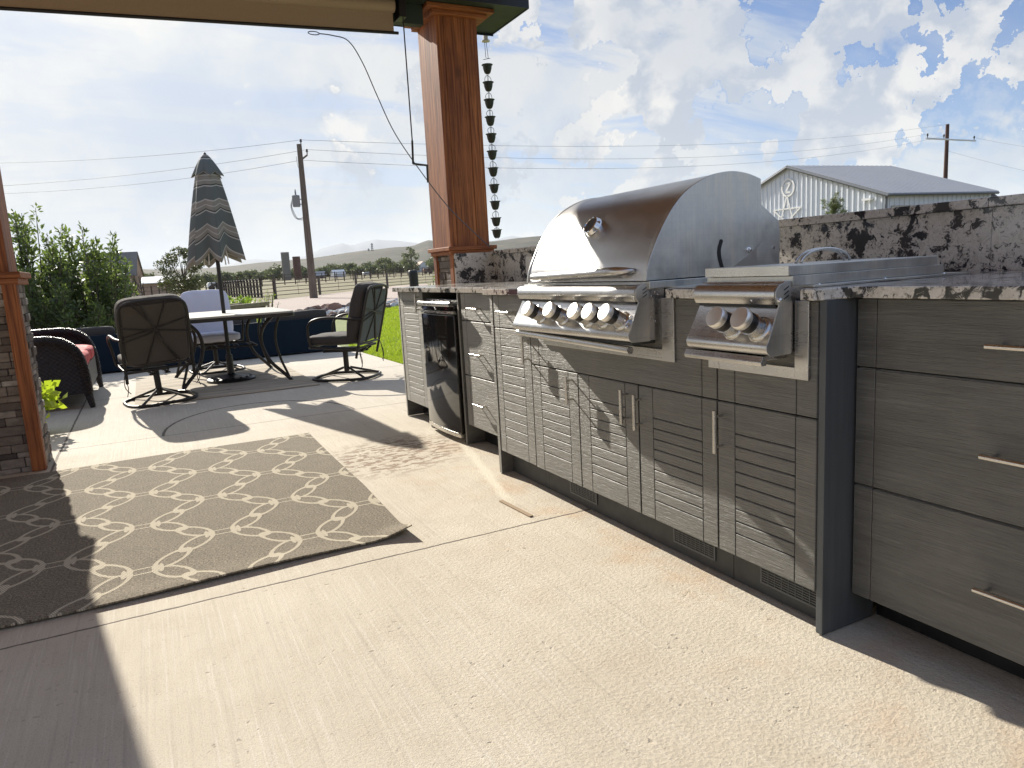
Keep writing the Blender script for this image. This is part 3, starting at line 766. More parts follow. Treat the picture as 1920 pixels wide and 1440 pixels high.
for x in (1.5, 1.75, 2.0):
    mb = MB(); mb.lathe([(.0035, 0), (.002, .0025)], (x, 1.2525, .8965), (0, 0, 1), 10); mb.build('screw', M['chrome'], fl)
mb = MB(); mb.box(1.4325, FX-.001, 1.226, 1.268, .6640, .8600); mb.box(1.4325, FX-.001, 1.536, 1.578, .6640, .7100)
mb.box(1.4330, FX-.001, 1.2685, 1.5355, .6640, .6930); mb.build('mounting_frame', M['steelY'], sb, bevel=.001)
mb = MB(); mb.box(1.352, 1.440, 1.300, 1.575, .7140, .7260); mb.prism([(1.345, .703), (1.3425, .712), (1.350, .727), (1.362, .7275), (1.362, .703)], 1.292, 1.577, 'y'); mb.build('drip_tray', M['steelY'], sb, bevel=.001)

# ---- fridge
fr = empty('mini_fridge', (1.55, 3.96, 0), 'black glossy undercounter mini fridge between the grey cabinets', 'fridge')
mb = MB(); mb.box(1.556, 2.12, 3.705, 4.228, .02, .822); mb.build('body', M['black'], fr, bevel=.006)
def bow(y, d): t = (y-3.9665)/.262; return 1.506+d*(t*t)
def doorprof(x_in):
    ys = np.linspace(3.708, 4.225, 13)
    return [(bow(y, .018), y) for y in ys]+[(x_in, 4.225), (x_in, 3.708)]
mb = MB(); mb.prism(doorprof(1.553), .055, .735, 'z'); dr = mb.build('door', M['gloss'], fr, smooth='auto', bevel=.003)
mb = MB(); mb.prism([(x-.002, y) for x, y in doorprof(1.553)], .034, .0545, 'z'); mb.build('door_trim', M['handle'], dr, smooth='auto')
mb = MB(); mb.prism([(x-.003, y) for x, y in doorprof(1.553)], .742, .758, 'z'); mb.build('door_trim', M['handle'], dr, smooth='auto')
mb = MB(); mb.prism(doorprof(1.553), .762, .784, 'z'); mb.build('door_top', M['gloss'], dr, smooth='auto')
mb = MB(); pts = [(bow(y, .016)-.010, y, .798) for y in np.linspace(3.712, 4.220, 12)]; mb.tube(pts, .0145, 12); mb.build('handle', M['handle'], dr, smooth='auto')
mb = MB(); mb.box(1.56, 1.60, 3.72, 3.75, .0, .02); mb.box(1.56, 1.60, 4.19, 4.22, .0, .02); mb.build('feet', M['black'], fr)

# ------------------------------------------------------------------ ground
def sheet(name, pts, z, m, kind='structure'):
    mb = MB(); mb.add([(x, y, z) for x, y in pts], [tuple(range(len(pts)))])
    return tag(mb.build(name, m), kind=kind)
mb = MB(); mb.box(-9, 2.452, -4.6, 12.4, -.14, 0); mb.box(2.4525, 3.2, -4.6, 7.462, -.14, 0)
tag(mb.build('patio_slab', M['concrete']), kind='structure')
def terr(x, y):
    d = y
    z = -.02+max(0, d-60)*.0040 + (max(0, d-300)*.006)
    return z
xs = np.r_[-6000, -3000, -1500, -800, -400, -200, -100, -50, -25, -10, 0, 10, 25, 50, 100, 200, 400, 800, 1500, 3000, 6000]
ys = np.r_[-3000, -800, -200, -60, -20, 0, 20, 40, 60, 90, 130, 200, 300, 420, 600, 800, 1100, 1500, 2200, 3500, 6000, 12000, 22000]
v = [(x*(1+max(0, y)/9000), y, (-.03 if y < 60 else terr(x, min(y, 1500)))) for y in ys for x in xs]
n = len(xs); f = [(j*n+i, j*n+i+1, (j+1)*n+i+1, (j+1)*n+i) for j in range(len(ys)-1) for i in range(n-1)]
mb = MB(); mb.add(v, f); tag(mb.build('ground', M['field']), kind='structure')
sheet('gravel_yard', [(-40, 18.5), (2.0, 17.5), (4.6, 20.0), (7.6, 24.8), (16, 34), (60, 60), (60, 78), (22, 64), (9.5, 44.5), (6.2, 40.6), (-6, 33), (-40, 30)], -.018, M['gravel'])
sheet('lawn', [(-14, 9.8), (2.44, 9.8), (2.44, 7.46), (3.19, 7.46), (3.19, -4.5), (14, -4.5), (22, 30), (7.3, 22.3), (5.5, 18.0), (3.4, 17.8), (2.0, 17.4), (-14, 16.5)], -.012, M['lawn'])

# ------------------------------------------------------------------ columns, roof
def stone_block(x0, x1, y0, y1, z0, z1, faces, seed):
    r = np.random.default_rng(seed); mb = MB(); tints = []
    mb.box(x0+.012, x1-.012, y0+.012, y1-.012, z0, z1); tints += [(.10, .08, .07, 1)]*8
    pal = [(.25, .21, .175), (.16, .13, .11), (.36, .32, .275), (.11, .09, .08), (.29, .25, .215), (.21, .18, .155), (.46, .42, .37)]
    z = z0
    while z < z1-.01:
        h = min(r.uniform(.028, .055), z1-z)
        for fc in faces:
            a0, a1 = (x0, x1) if fc in 'fb' else (y0, y1); a = a0
            while a < a1-.005:
                L = min(r.uniform(.06, .19), a1-a); o = r.uniform(0, .014)
                if a1-(a+L) < .03: L = a1-a
                if fc == 'f': mb.box(a+.001, a+L-.001, y0-o, y0+.012, z+.001, z+h-.001)
                if fc == 'r': mb.box(x1-.012, x1+o, a+.001, a+L-.001, z+.001, z+h-.001)
                if fc == 'l': mb.box(x0-o, x0+.012, a+.001, a+L-.001, z+.001, z+h-.001)
                c = np.array(pal[r.integers(len(pal))])*r.uniform(.8, 1.15); tints += [(*c, 1)]*8
                a += L
        z += h
    return mb, np.array(tints)
# left column
r = empty('porch_column', (-.85, 4.95, 0), 'stone-clad porch column with cedar corner boards at the left edge', 'column', 'porch columns')
mb, tn = stone_block(-1.20, -.612, 4.735, 5.09, 0, 1.055, 'fr', 3)
mb.build('stone_base', M['stone'], r, bevel=.004, seg=1, attr=('tint', tn, 'FLOAT_COLOR'))
mb = MB(); mb.box(-.668, -.600, 4.708, 4.728, .002, 1.057); mb.box(-.6185, -.5985, 4.7285, 4.765, .002, 1.057); mb.build('corner_board', M['cedar'], r, bevel=.003)
mb = MB(); mb.box(-1.25, -.572, 4.690, 5.13, 1.075, 1.108); mb.box(-1.23, -.588, 4.706, 5.115, 1.040, 1.0745); mb.build('cap_moulding', M['cedarX'], r, bevel=.004)
mb = MB(); mb.box(-1.13, -.628, 4.760, 5.06, 1.1085, 2.76); mb.build('post', M['cedar'], r, bevel=.004)
# right column
r = empty('porch_column', (2.15, 4.97, 0), 'stained cedar porch post on a capped base rising above the granite counter', 'column', 'porch columns')
mb, tn = stone_block(2.015, 2.30, 4.812, 5.15, 0, 1.10, 'fl', 5)
mb.build('stone_base', M['stone'], r, bevel=.004, seg=1, attr=('tint', tn, 'FLOAT_COLOR'))
mb = MB(); mb.box(1.992, 2.012, 4.792, 4.850, .002, 1.10); mb.box(1.992, 2.012, 5.11, 5.17, .002, 1.10); mb.build('corner_board', M['cedar'], r, bevel=.003)
mb = MB(); mb.box(1.958, 2.335, 4.760, 5.19, 1.122, 1.150); mb.box(1.975, 2.318, 4.776, 5.175, 1.095, 1.1215); mb.build('cap_moulding', M['cedarX'], r, bevel=.004)
mb = MB()
mb.box(1.998, 2.286, 4.806, 5.15, 1.1505, 2.745)
mb.build('post', M['cedar'], r)
mb = MB(); mb.box(1.992, 2.040, 4.798, 4.8055, 1.1505, 2.70); mb.box(2.2, 2.292, 4.798, 4.8055, 1.1505, 2.70)
mb.box(2.0425, 2.1975, 4.800, 4.8055, 1.1505, 2.70); mb.box(1.9905, 1.9975, 4.8065, 5.155, 1.1505, 2.70); mb.build('cladding_board', M['cedar'], r, bevel=.002)
mb = MB(); mb.box(1.905, 2.40, 4.725, 5.205, 2.722, 2.7485); mb.box(1.950, 2.36, 4.765, 5.18, 2.692, 2.7215); mb.build('collar_moulding', M['cedarX'], r, bevel=.004)
# roof
r = empty('porch_roof', (0, 2, 2.75), 'dark green and navy boxed edge of the porch roof overhead', 'roof')
mb = MB(); mb.box(-9, 2.620, 4.640, 5.215, 2.750, 2.757); mb.build('soffit', M['soffit'], r)
mb = MB(); mb.box(-9, 2.625, 4.632, 4.6395, 2.745, 3.05); mb.box(2.6205, 2.628, 4.64, 5.215, 2.745, 3.05); mb.box(-9, 2.63, 5.2155, 5.223, 2.735, 3.05); mb.build('fascia', M['fascia'], r)
mb = MB(); mb.box(-9, 2.62, .7, 4.631, 2.93, 2.96); mb.build('ceiling', M['ceil'], r)  # unseen part of the roof, depth cut short to let more sky light in
mb = MB(); mb.box(-9, 2.66, .65, 5.26, 3.051, 3.11); mb.build('roof_deck', M['darkroof'], r)
r = empty('house', (0, -3.2, 0), 'tan stucco house wall with dark windows behind the camera, seen only in reflections', 'house')
mb = MB(); mb.box(-9, -.6, -3.4, -3.0, -.1, 3.4); mb.build('wall', M['stucco'], r)
for x in (-6, -3.6, -1.6):
    mb = MB(); mb.box(x-1, x+.5, -2.9995, -2.95, .6, 2.2); w = mb.build('window', M['whitepaint'], r)
    mb = MB(); mb.box(x-.92, x+.42, -2.9495, -2.945, .68, 2.12); mb.build('pane', M['gloss'], w)
# roller shade
sh = empty('roller_shade', (.6, 4.75, 2.55), 'rolled-up tan fabric roller shade hanging below the porch roof edge', 'shade')
p0 = np.array([-1.4, 4.75, 2.433]); p1 = np.array([1.700, 4.75, 2.536])
mb = MB(); mb.add([p0+(0, -.003, .008), p1+(-.03, -.003, .008), p1+(-.03, -.003, .125), p0+(0, -.003, .125), p0+(0, .003, .008), p1+(-.03, .003, .008), p1+(-.03, .003, .125), p0+(0, .003, .125)],
             [(0, 1, 2, 3), (7, 6, 5, 4), (0, 4, 5, 1), (1, 5, 6, 2), (3, 2, 6, 7), (0, 3, 7, 4)]); mb.build('fabric', M['canvas'], sh)
mb = MB(); mb.tube([p0+(0, 0, .165), p1+(-.02, 0, .165)], .042, 16); mb.build('roll', M['canvas'], sh, smooth='auto')
mb = MB(); mb.tube([p0, p1], .010, 10); mb.build('bottom_bar', M['black'], sh, smooth='auto')
mb = MB(); mb.box(1.700, 1.745, 4.69, 4.80, 2.62, 2.749); mb.box(-.9, -.86, 4.69, 4.80, 2.57, 2.749); mb.build('bracket', M['black'], sh, bevel=.003)
mb = MB(); mb.box(-9, 1.90, 4.80, 4.86, 2.62, 2.749); tag(mb.build('porch_beam', M['soffit'], None), 'dark beam under the porch roof edge behind the rolled shade', 'beam')
mb = MB(); mb.tube([(1.722, 4.70, 2.62), (1.722, 4.70, 1.84)], .0045, 8); mb.tube([(1.722, 4.70, 1.85), (1.716, 4.70, 1.70)], .0075, 8)
mb.tube([(1.716, 4.70, 1.702), (1.815, 4.70, 1.692)], .0065, 8); mb.tube([(1.815, 4.70, 1.697), (1.812, 4.70, 1.58)], .0075, 8)
tag(mb.build('shade_crank', M['frame'], None, smooth='auto'), 'thin bent crank rod hanging from the shade beside the cedar post', 'crank')
C = catmull([(1.175, 4.745, 2.485), (1.26, 4.74, 2.480), (1.36, 4.74, 2.455), (1.44, 4.74, 2.33), (1.52, 4.74, 2.13), (1.62, 4.74, 1.90), (1.78, 4.74, 1.66), (1.965, 4.74, 1.42), (2.15, 4.74, 1.24), (2.27, 4.745, 1.135)], 6)
mb = MB(); mb.tube(C, .0035, 6); mb.tube([(1.175+.035*math.cos(t)-.03, 4.745, 2.485+.010*math.sin(t)) for t in np.linspace(0, 6.28, 14)], .003, 6)
tag(mb.build('bungee_cord', M['wire'], None, smooth=True), 'thin dark cord running from the shade down to the post cap', 'cord')
# rain chain
rc = empty('rain_chain', (2.58, 5.25, 1.15), 'hanging rain chain of small dark metal cups beside the post', 'rain chain')
N = 11; zt, zb = 2.47, 1.185; XC, YC = 2.585, 5.262
mb = MB(); mb.lathe([(.018, .05), (.020, .012), (.032, .008), (.032, 0), (.006, -.004)], (XC, YC, 2.705), (0, 0, 1), 18); mb.build('hanger', M['cream'], rc, smooth='auto')
mb = MB(); mb.tube([(XC-.010, YC, 2.70), (XC-.008, YC, 2.59), (XC+.014, YC, 2.58), (XC+.004, YC, 2.70)], .0022, 6); mb.tube([(XC-.03, YC, 2.572), (XC+.03, YC, 2.586)], .0022, 6); mb.build('wire', M['wire'], rc)
for i in range(N):
    z = zt-(zt-zb)*i/(N-1) if i < N-1 else zb+.035
    mb = MB(); mb.lathe([(.016, 0), (.024, .008), (.033, .035), (.036, .058), (.044, .064), (.044, .067), (.033, .064), (.028, .03), (.010, .006)], (XC, YC, z), (0, 0, 1), 18)
    cu = mb.build('cup', M['rustcup'], rc, smooth='auto')
    mb = MB()
    if i < N-1:
        zz = z-.040; rr = .027
        mb.tube([(XC+rr*math.cos(t), YC+.006*math.sin(t*2+i), zz+rr*math.sin(t)) for t in np.linspace(0, 2*math.pi, 17)[:-1]], .0022, 6, closed=True)
        for s in (-1, 1): mb.tube([(XC+s*.004, YC, z), (XC+s*.004, YC, zz-.012), (XC+s*.010, YC, zz-.060)], .0018, 5)
        mb.build('link', M['rustcup'], cu)

# ------------------------------------------------------------------ rug
def rugz(x, y):
    z = .007+.008*math.exp(-((y-2.49)/.07)**2)+.0015*math.sin(x*5+y*3)+.002*math.exp(-((y-2.5)/.12)**2)*(1+math.sin(x*7))
    d = math.hypot(x-.80, y-2.50); z += .035*max(0, 1-d/.16)**1.6
    return z
nx, ny = 90, 110
def rp(u, t):
    xr = .797+.046*t+.008*max(0, 1-abs(t-.36)/.25); x = -1.35+(xr+1.35)*u; y0 = 2.487+.012*math.sin(u*9); y = y0+(4.622-y0)*t
    return (x, y, rugz(x, y))
v, f = grid(nx, ny, rp); b = [(x, y, z-.006) for x, y, z in v]; k = len(v)
ff = list(f)+[tuple(i+k for i in q[::-1]) for q in f]
edge = [i for i in range(nx)]+[j*nx+nx-1 for j in range(1, ny)]+[(ny-1)*nx+i for i in range(nx-2, -1, -1)]+[j*nx for j in range(ny-2, 0, -1)]
ff += [(edge[i], edge[i]+k, edge[(i+1) % len(edge)]+k, edge[(i+1) % len(edge)]) for i in range(len(edge))]
a = np.array(v+b)-(.8, 2.5, 0)
sk = a.copy(); sk[:, 0] -= 0.0
mb = MB(); mb.add(a, ff); o = mb.build('area_rug', M['rug'], smooth='auto'); o.location = (.8, 2.5, 0)
tag(o, 'taupe outdoor rug with a cream chain-link trellis pattern on the patio', 'rug')
# plank-look mat under the dining set
mb = MB(); mb.box(-.17, 1.37, 6.70, 8.95, .002, .012); o = mb.build('floor_mat', M['mat'], bevel=.003)
tag(o, 'pale plank-textured mat under the patio dining set', 'mat')
# scrap of trim lying on the slab
mb = MB(); mb.obox((1.258, 2.535, .0035), (.018, .25, .004), rotm('Z', R(3))); tag(mb.build('wood_strip', M['canvas'], bevel=.001), 'short pale strip of trim lying on the concrete near the cabinets', 'strip')
# ------------------------------------------------------------------ camera geometry (used to work out where far things stand)
CAMR = np.array([[0.8880269404249335, -0.12213210778917322, 0.4432740702167288], [-0.4564162714597715, -0.1175518166781282, 0.8819669821157886], [-0.05560881428597267, -0.985527939047212, -0.1601322613687282]])
CAMO = np.array([0, 0, .98]); FPX = 1343.
def at(px, py, Y):
    d = CAMR @ np.array([px-960, py-720, FPX]); return CAMO+d*(Y/d[1])

# ------------------------------------------------------------------ swivel dining chairs
CG = 'swivel dining chairs round the patio table'
def make_chair(label, cush, back, ties=True):
    r = empty('patio_chair', (0, 0, 0), label, 'chair', CG)
    # base ring, spider and post
    mb = MB(); pts = []
    for t in np.linspace(0, 2*math.pi, 33)[:-1]:
        c, s = math.cos(t), math.sin(t); q = (abs(c)**3.2+abs(s)**3.2)**(-1/3.2); pts.append((.275*q*c, .30*q*s, .018))
    mb.tube(pts, .0145, 8, closed=True); mb.build('base_ring', M['frame'], r, smooth=True)
    mb = MB()
    for sx in (-1, 1):
        for sy in (-1, 1): mb.tube([(sx*.19, sy*.26, .022), (sx*.02, sy*.03, .105)], .0115, 8)
    mb.build('spider', M['frame'], r, smooth='auto')
    mb = MB(); mb.cyl((0, 0, .07), (0, 0, .285), .026, seg=14); mb.box(-.09, .09, -.12, .12, .285, .30); mb.build('swivel_post', M['frame'], r, smooth='auto')
    mb = MB()
    for sx in (-1, 1):
        mb.tube([(sx*.06, .14, .285), (sx*.06, .20, .27), (sx*.06, -.20, .27), (sx*.06, -.25, .30)], .009, 7)
        for k in range(5): mb.tube([(sx*.06-.02, -.21+k*.012, .262), (sx*.06+.02, -.21+k*.012, .262)], .005, 6)
    mb.build('rocker_spring', M['frame'], r, smooth='auto')
    # seat frame, uprights, arms
    mb = MB()
    sf = [(-.25, -.22, .305), (-.25, .24, .335), (-.20, .27, .33), (.20, .27, .33), (.25, .24, .335), (.25, -.22, .305)]
    mb.tube(sf, .012, 8, closed=True); mb.build('seat_frame', M['frame'], r, smooth='auto')
    tilt = .27
    def B(x, z, o=0): return (x, -.24-(z-.30)*tilt-o-.004, z)
    mb = MB()
    up = [B(-.262, .22), B(-.262, .60), B(-.255, .80), B(-.21, .865), B(-.10, .885), B(.10, .885), B(.21, .865), B(.255, .80), B(.262, .60), B(.262, .22)]
    mb.tube(catmull(up, 3), .0125, 8); mb.tube([B(-.26, .345), B(.26, .345)], .009, 7); mb.build('back_frame', M['frame'], r, smooth='auto')
    mb = MB()
    for x0, z0, x1, z1 in ((-.10, .87, .13, .36), (.10, .87, -.10, .36), (-.26, .68, .26, .60), (-.26, .60, .26, .72), (-.16, .87, .02, .62), (.02, .62, .16, .36), (-.26, .56, 0, .64)):
        xm, zm = (x0+x1)/2, (z0+z1)/2
        mb.tube([B(x0, z0, .006), B(xm*.5, zm*.7+.63*.3, .012), B(x1, z1, .006)], .0058, 6)
    mb.build('back_lattice', M['frame'], r, smooth='auto')
    for sx in (-1, 1):
        mb = MB(); mb.tube(catmull([B(sx*.27, .585), (sx*.29, -.18, .595), (sx*.295, .0, .612), (sx*.295, .14, .600), (sx*.29, .215, .555), (sx*.275, .235, .47), (sx*.262, .225, .335)], 4), .012, 8)
        mb.build('armrest', M['frame'], r, smooth='auto')
    # cushions
    mb = MB(); cushion(mb, (0, .03, .395), (.50, .54, .105), wr=.004, seed=3); mb.build('seat_cushion', cush, r, smooth=True)
    mb = MB(); cushion(mb, (0, -.238, .640), (.53, .150, .57), rotm('X', R(15)), seg=15, wr=.006, seed=5)
    bc = mb.build('back_cushion', cush, r, smooth=True)
    mb = MB(); mb.add([B(-.235, .37, .001), B(.235, .37, .001), B(.235, .85, .001), B(-.235, .85, .001)], [(0, 1, 2, 3)]); mb.build('back_fabric', back, bc)
    mb = MB()
    for sgn in (0, -.13):
        pts = []
        for t in np.linspace(0, 2*math.pi, 60)[:-1]:
            c, s = math.cos(t), math.sin(t); q = (abs(c)**7+abs(s)**7)**(-1/7)
            x, z = .243*q*c, .62+.268*q*s; pts.append((x*1.04, -.24-(z-.30)*tilt+.004, z))
    mb.tube(pts, .006, 6, closed=True); mb.build('piping', M['tie'], bc, smooth=True)
    if ties:
        for sx in (-1, 1):
            mb = MB()
            for k in (0, 1): mb.tube(catmull([B(sx*.262, .335, .01), (sx*(.275+.012*k), -.275, .26), (sx*(.268+.02*k), -.285, .19), (sx*(.285-.03*k), -.275, .12+.02*k)], 3), .0035, 5)
            mb.build('cushion_tie', M['frame'], r, smooth=True)
    return r
ch1 = make_chair('dark swivel patio chair seen from behind, nearest the camera at the left of the table', M['slingbrown'], M['slingbrown'])
ch1.location = (.035, 6.93, 0); ch1.rotation_euler = (0, R(-2.5), R(9))
ch2 = make_chair('dark swivel patio chair turned side-on at the right of the table by the lawn', M['sling'], M['teal'])
ch2.location = (1.70, 6.98, 0); ch2.rotation_euler = (0, 0, R(52))
mb = MB(); mb.box(-.028, .028, -.002, .002, .17, .31); tg = mb.build('care_tag', M['whitepaint'], ch2); tg.location = (.05, -.20, .03); tg.rotation_euler = (0, 0, R(60))
ch3 = make_chair('swivel patio chair with pale grey-white cushions on the far side of the table', M['white'], M['white'], False)
ch3.location = (.66, 8.78, 0); ch3.rotation_euler = (0, 0, R(186))

# ------------------------------------------------------------------ dining table and umbrella
tb = empty('patio_table', (.72, 7.84, 0), 'patio dining table with a pale stone top and curved dark metal legs', 'table')
def rrect(x0, x1, y0, y1, r, n=5):
    out = []
    for cx, cy, a in ((x1-r, y1-r, 0), (x0+r, y1-r, 90), (x0+r, y0+r, 180), (x1-r, y0+r, 270)):
        for k in range(n): t = R(a+90*k/(n-1)); out.append((cx+r*math.cos(t), cy+r*math.sin(t)))
    return out
mb = MB(); mb.prism(rrect(.13, 1.29, 7.12, 8.58, .10), .672, .690, 'z'); mb.build('tabletop', M['tabletop'], tb, bevel=.003)
mb = MB(); mb.prism(rrect(.122, 1.298, 7.112, 8.588, .105), .640, .6715, 'z'); mb.build('apron', M['frame'], tb, bevel=.006)
for sx in (-1, 1):
    for sy in (-1, 1):
        X0 = .71+sx*.48; Y0 = 7.85+sy*.60; mb = MB()
        a = catmull([(X0-sx*.10, Y0-sy*.02, .645), (X0-sx*.19, Y0-sy*.05, .54), (X0-sx*.215, Y0-sy*.06, .40), (X0-sx*.16, Y0-sy*.04, .22), (X0-sx*.05, Y0, .09), (X0+sx*.015, Y0+sy*.02, .016)], 5)
        b = catmull([(X0-sx*.03, Y0-sy*.02, .645), (X0-sx*.075, Y0-sy*.03, .52), (X0-sx*.085, Y0-sy*.03, .38), (X0-sx*.055, Y0-sy*.02, .22), (X0-sx*.02, Y0, .11), (X0+sx*.0, Y0+sy*.01, .05)], 4)
        mb.tube(a, .017, 10); mb.tube(b, .012, 8)
        mb.lathe([(.010, 0), (.018, .004), (.018, .018), (.010, .024)], (X0+sx*.015, Y0+sy*.02, .002), (0, 0, 1), 12)
        mb.build('leg', M['frame'], tb, smooth='auto')
mb = MB(); q = rrect(.46, .96, 7.55, 8.10, .02, 3); mb.tube([(x, y, .36) for x, y in q], .009, 6, closed=True)
for k in range(5): mb.tube([(.50+k*.105, 7.55, .355), (.50+k*.105, 8.10, .355)], .004, 5)
mb.build('lower_rack', M['frame'], tb, smooth='auto')
um = empty('patio_umbrella', (.705, 7.74, 0), 'closed green-grey striped patio umbrella standing through the dining table', 'umbrella')
mb = MB(); mb.lathe([(.235, 0), (.238, .018), (.225, .030), (.20, .034), (.17, .044), (.14, .042), (.10, .055), (.05, .062), (.036, .075), (.032, .26), (.024, .262)], (.705, 7.74, .012), (0, 0, 1), 40)
for k in range(16):
    t = k*math.pi/8; mb.lathe([(.022, 0), (.016, .006), (.002, .008)], (.705+.185*math.cos(t), 7.74+.185*math.sin(t), .047), (0, 0, 1), 10)
mb.build('base', M['black'], um, smooth='auto')
mb = MB(); mb.cyl((.705, 7.74, .05), (.705, 7.74, 2.19), .0195, seg=16); mb.build('pole', M['black'], um, smooth='auto')
def canopy(z_top, z_bot, r_top, r_bot, lobes, depth, name, seed, sag=.0, seg=128, rows=26, lean=.0, off=0.0):
    rr = np.random.default_rng(seed); ph = rr.uniform(0, 6.28, 3)
    v = []; sl = []; f = []
    for j in range(rows):
        t = j/(rows-1)
        for i in range(seg):
            th = 2*math.pi*i/seg
            x_ = lobes/2*(th+math.pi/2-.12)+.22*math.sin(th+ph[1]); cus = abs(math.sin(x_))
            rad = r_top+(r_bot-r_top)*t**.85
            rad *= 1-depth*(.35+.65*t)*cus**.75+.07*math.sin(th+.5)*t
            rad *= 1+.05*t*math.sin(2*x_+1.2)+.035*t*math.sin(11*th)
            tri = abs(math.asin(max(-1, min(1, math.sin(x_)))))/(math.pi/2); ext = sag*(1-tri)*t**1.6+.03*t*math.sin(th+ph[2])*(1 if sag > .1 else 0)
            v.append((.705+rad*math.cos(th)+lean*t, 7.74+rad*math.sin(th), z_top-(z_top-z_bot)*t-ext)); sl.append(t*(z_top-z_bot)*1.02+off)
    for j in range(rows-1):
        for i in range(seg): k = (i+1) % seg; f.append((j*seg+i, (j+1)*seg+i, (j+1)*seg+k, j*seg+k))
    mb = MB(); mb.add(v, f)
    o = mb.build(name, M['umb'], um, smooth=True, attr=('slope', sl, 'FLOAT'))
    so = o.modifiers.new('s', 'SOLIDIFY'); so.thickness = .003
    return o
canopy(2.12, 1.29, .085, .290, 6, .36, 'canopy', 2, sag=.125, lean=-.015)
canopy(2.225, 2.055, .02, .155, 6, .22, 'canopy_vent', 2, sag=.045, rows=14, off=.16)
mb = MB()
for t in (1.0, 2.4, 4.1, 5.3): mb.tube([(.705+.10*math.cos(t), 7.74+.10*math.sin(t), 1.6), (.705+.16*math.cos(t), 7.74+.16*math.sin(t), 1.17)], .006, 6)
mb.build('rib', M['cream'], um)
mb = MB(); mb.lathe([(.012, 0), (.014, .012), (.004, .024)], (.705, 7.74, 2.222), (0, 0, 1), 12); mb.build('finial', M['frame'], um)

# ------------------------------------------------------------------ wicker loveseat
wk = empty('wicker_loveseat', (-.9, 7.75, 0), 'dark brown wicker loveseat with red striped cushions behind the stone column', 'sofa')
def armp(s=0):
    return [(-1.30, .50), (-1.15, .585), (-.95, .600), (-.78, .597), (-.66, .575), (-.575, .51), (-.535, .42), (-.515, .30), (-.510, .13)]
for (y0, y1) in ((6.99, 7.07), (8.43, 8.51)):
    top = catmull(armp(), 4); prof = top+[(-1.30, .13)]
    mb = MB(); mb.prism(prof, y0+.012, y1-.012, 'y'); a = mb.build('arm_panel', M['wicker'], wk)
    mb = MB(); mb.tube([(x, (y0+y1)/2, z) for x, z in top], .040, 10)
    for i in range(0, len(top)-1):
        p, q = np.array(top[i]), np.array(top[i+1])
        for k in range(2):
            c = p+(q-p)*k/2; d = (q-p)/max(np.linalg.norm(q-p), 1e-6)
            mb.lathe([(.0395, -.004), (.0445, 0), (.0395, .004)], (c[0], (y0+y1)/2, c[1]), (d[0], 0, d[1]), 10)
    mb.build('rolled_edge', M['wicker'], a, smooth=True)
    for x, tx in ((-.510, .012), (-1.27, -.03)):
        mb = MB(); mb.tube([(x, (y0+y1)/2, .14), (x+tx*1.6, (y0+y1)/2, .002)], [.036, .022], 10); mb.build('leg', M['wicker'], wk, smooth='auto')
mb = MB(); mb.box(-.545, -.505, 7.06, 8.44, .13, .335); mb.build('front_apron', simple('pale_wicker_weave', (.20, .20, .19), .5, 0, .5, 90, .6), wk)
mb = MB(); mb.box(-1.30, -.55, 7.06, 8.44, .24, .30); mb.build('seat_deck', M['wicker'], wk)
mb = MB(); mb.prism([(-1.36, .13), (-1.26, .13), (-1.34, .84), (-1.42, .84)], 7.0, 8.5, 'y'); mb.build('backrest', M['wicker'], wk)
for (a, b, sd) in ((7.08, 7.745, 1), (7.755, 8.42, 2)):
    mb = MB(); cushion(mb, (-.845, (a+b)/2, .395), (.70, b-a, .16), wr=.004, seed=sd); mb.build('seat_cushion', M['red'], wk, smooth=True)
    mb = MB(); cushion(mb, (-1.15, (a+b)/2, .62), (.16, b-a-.03, .42), rotm('Y', R(-14)), wr=.005, seed=sd+4); mb.build('back_cushion', M['red'], wk, smooth=True)
# potted plant
pp = empty('potted_plant', (-.82, 6.02, 0), 'yellow-green leafy potted plant beside the left stone column', 'plant')
mb = MB(); mb.lathe([(.08, 0), (.11, .12), (.115, .13), (.10, .13), (.09, .11)], (-.86, 6.02, .002), (0, 0, 1), 20); mb.build('pot', M['rockr'], pp, smooth='auto')
mb = MB(); P = []; D = []
for k in range(34):
    t = rng.uniform(0, 6.28); r_ = rng.uniform(.05, .23); h = rng.uniform(.06, .33)
    e = np.array([-.84+r_*math.cos(t)+.05, 6.02+r_*math.sin(t), h+.03]); s0 = np.array([-.86, 6.02, .12])
    mid = (s0+e)/2+(0, 0, .05); mb.tube([s0, mid, e], .003, 5)
    for q in range(7):
        u = .45+.55*q/6; p = (1-u)**2*s0+2*u*(1-u)*mid+u*u*e; P.append(p); D.append((e-s0)*.8+rng.normal(size=3)*.16+(0, 0, .02))
mb.build('stems', M['leafY'], pp)
D = np.array(D); D /= np.linalg.norm(D, axis=1)[:, None]
leaves('foliage', np.array(P), rng.uniform(.05, .085, len(P)), M['leafY'], pp, aspect=.75, dirs=D)

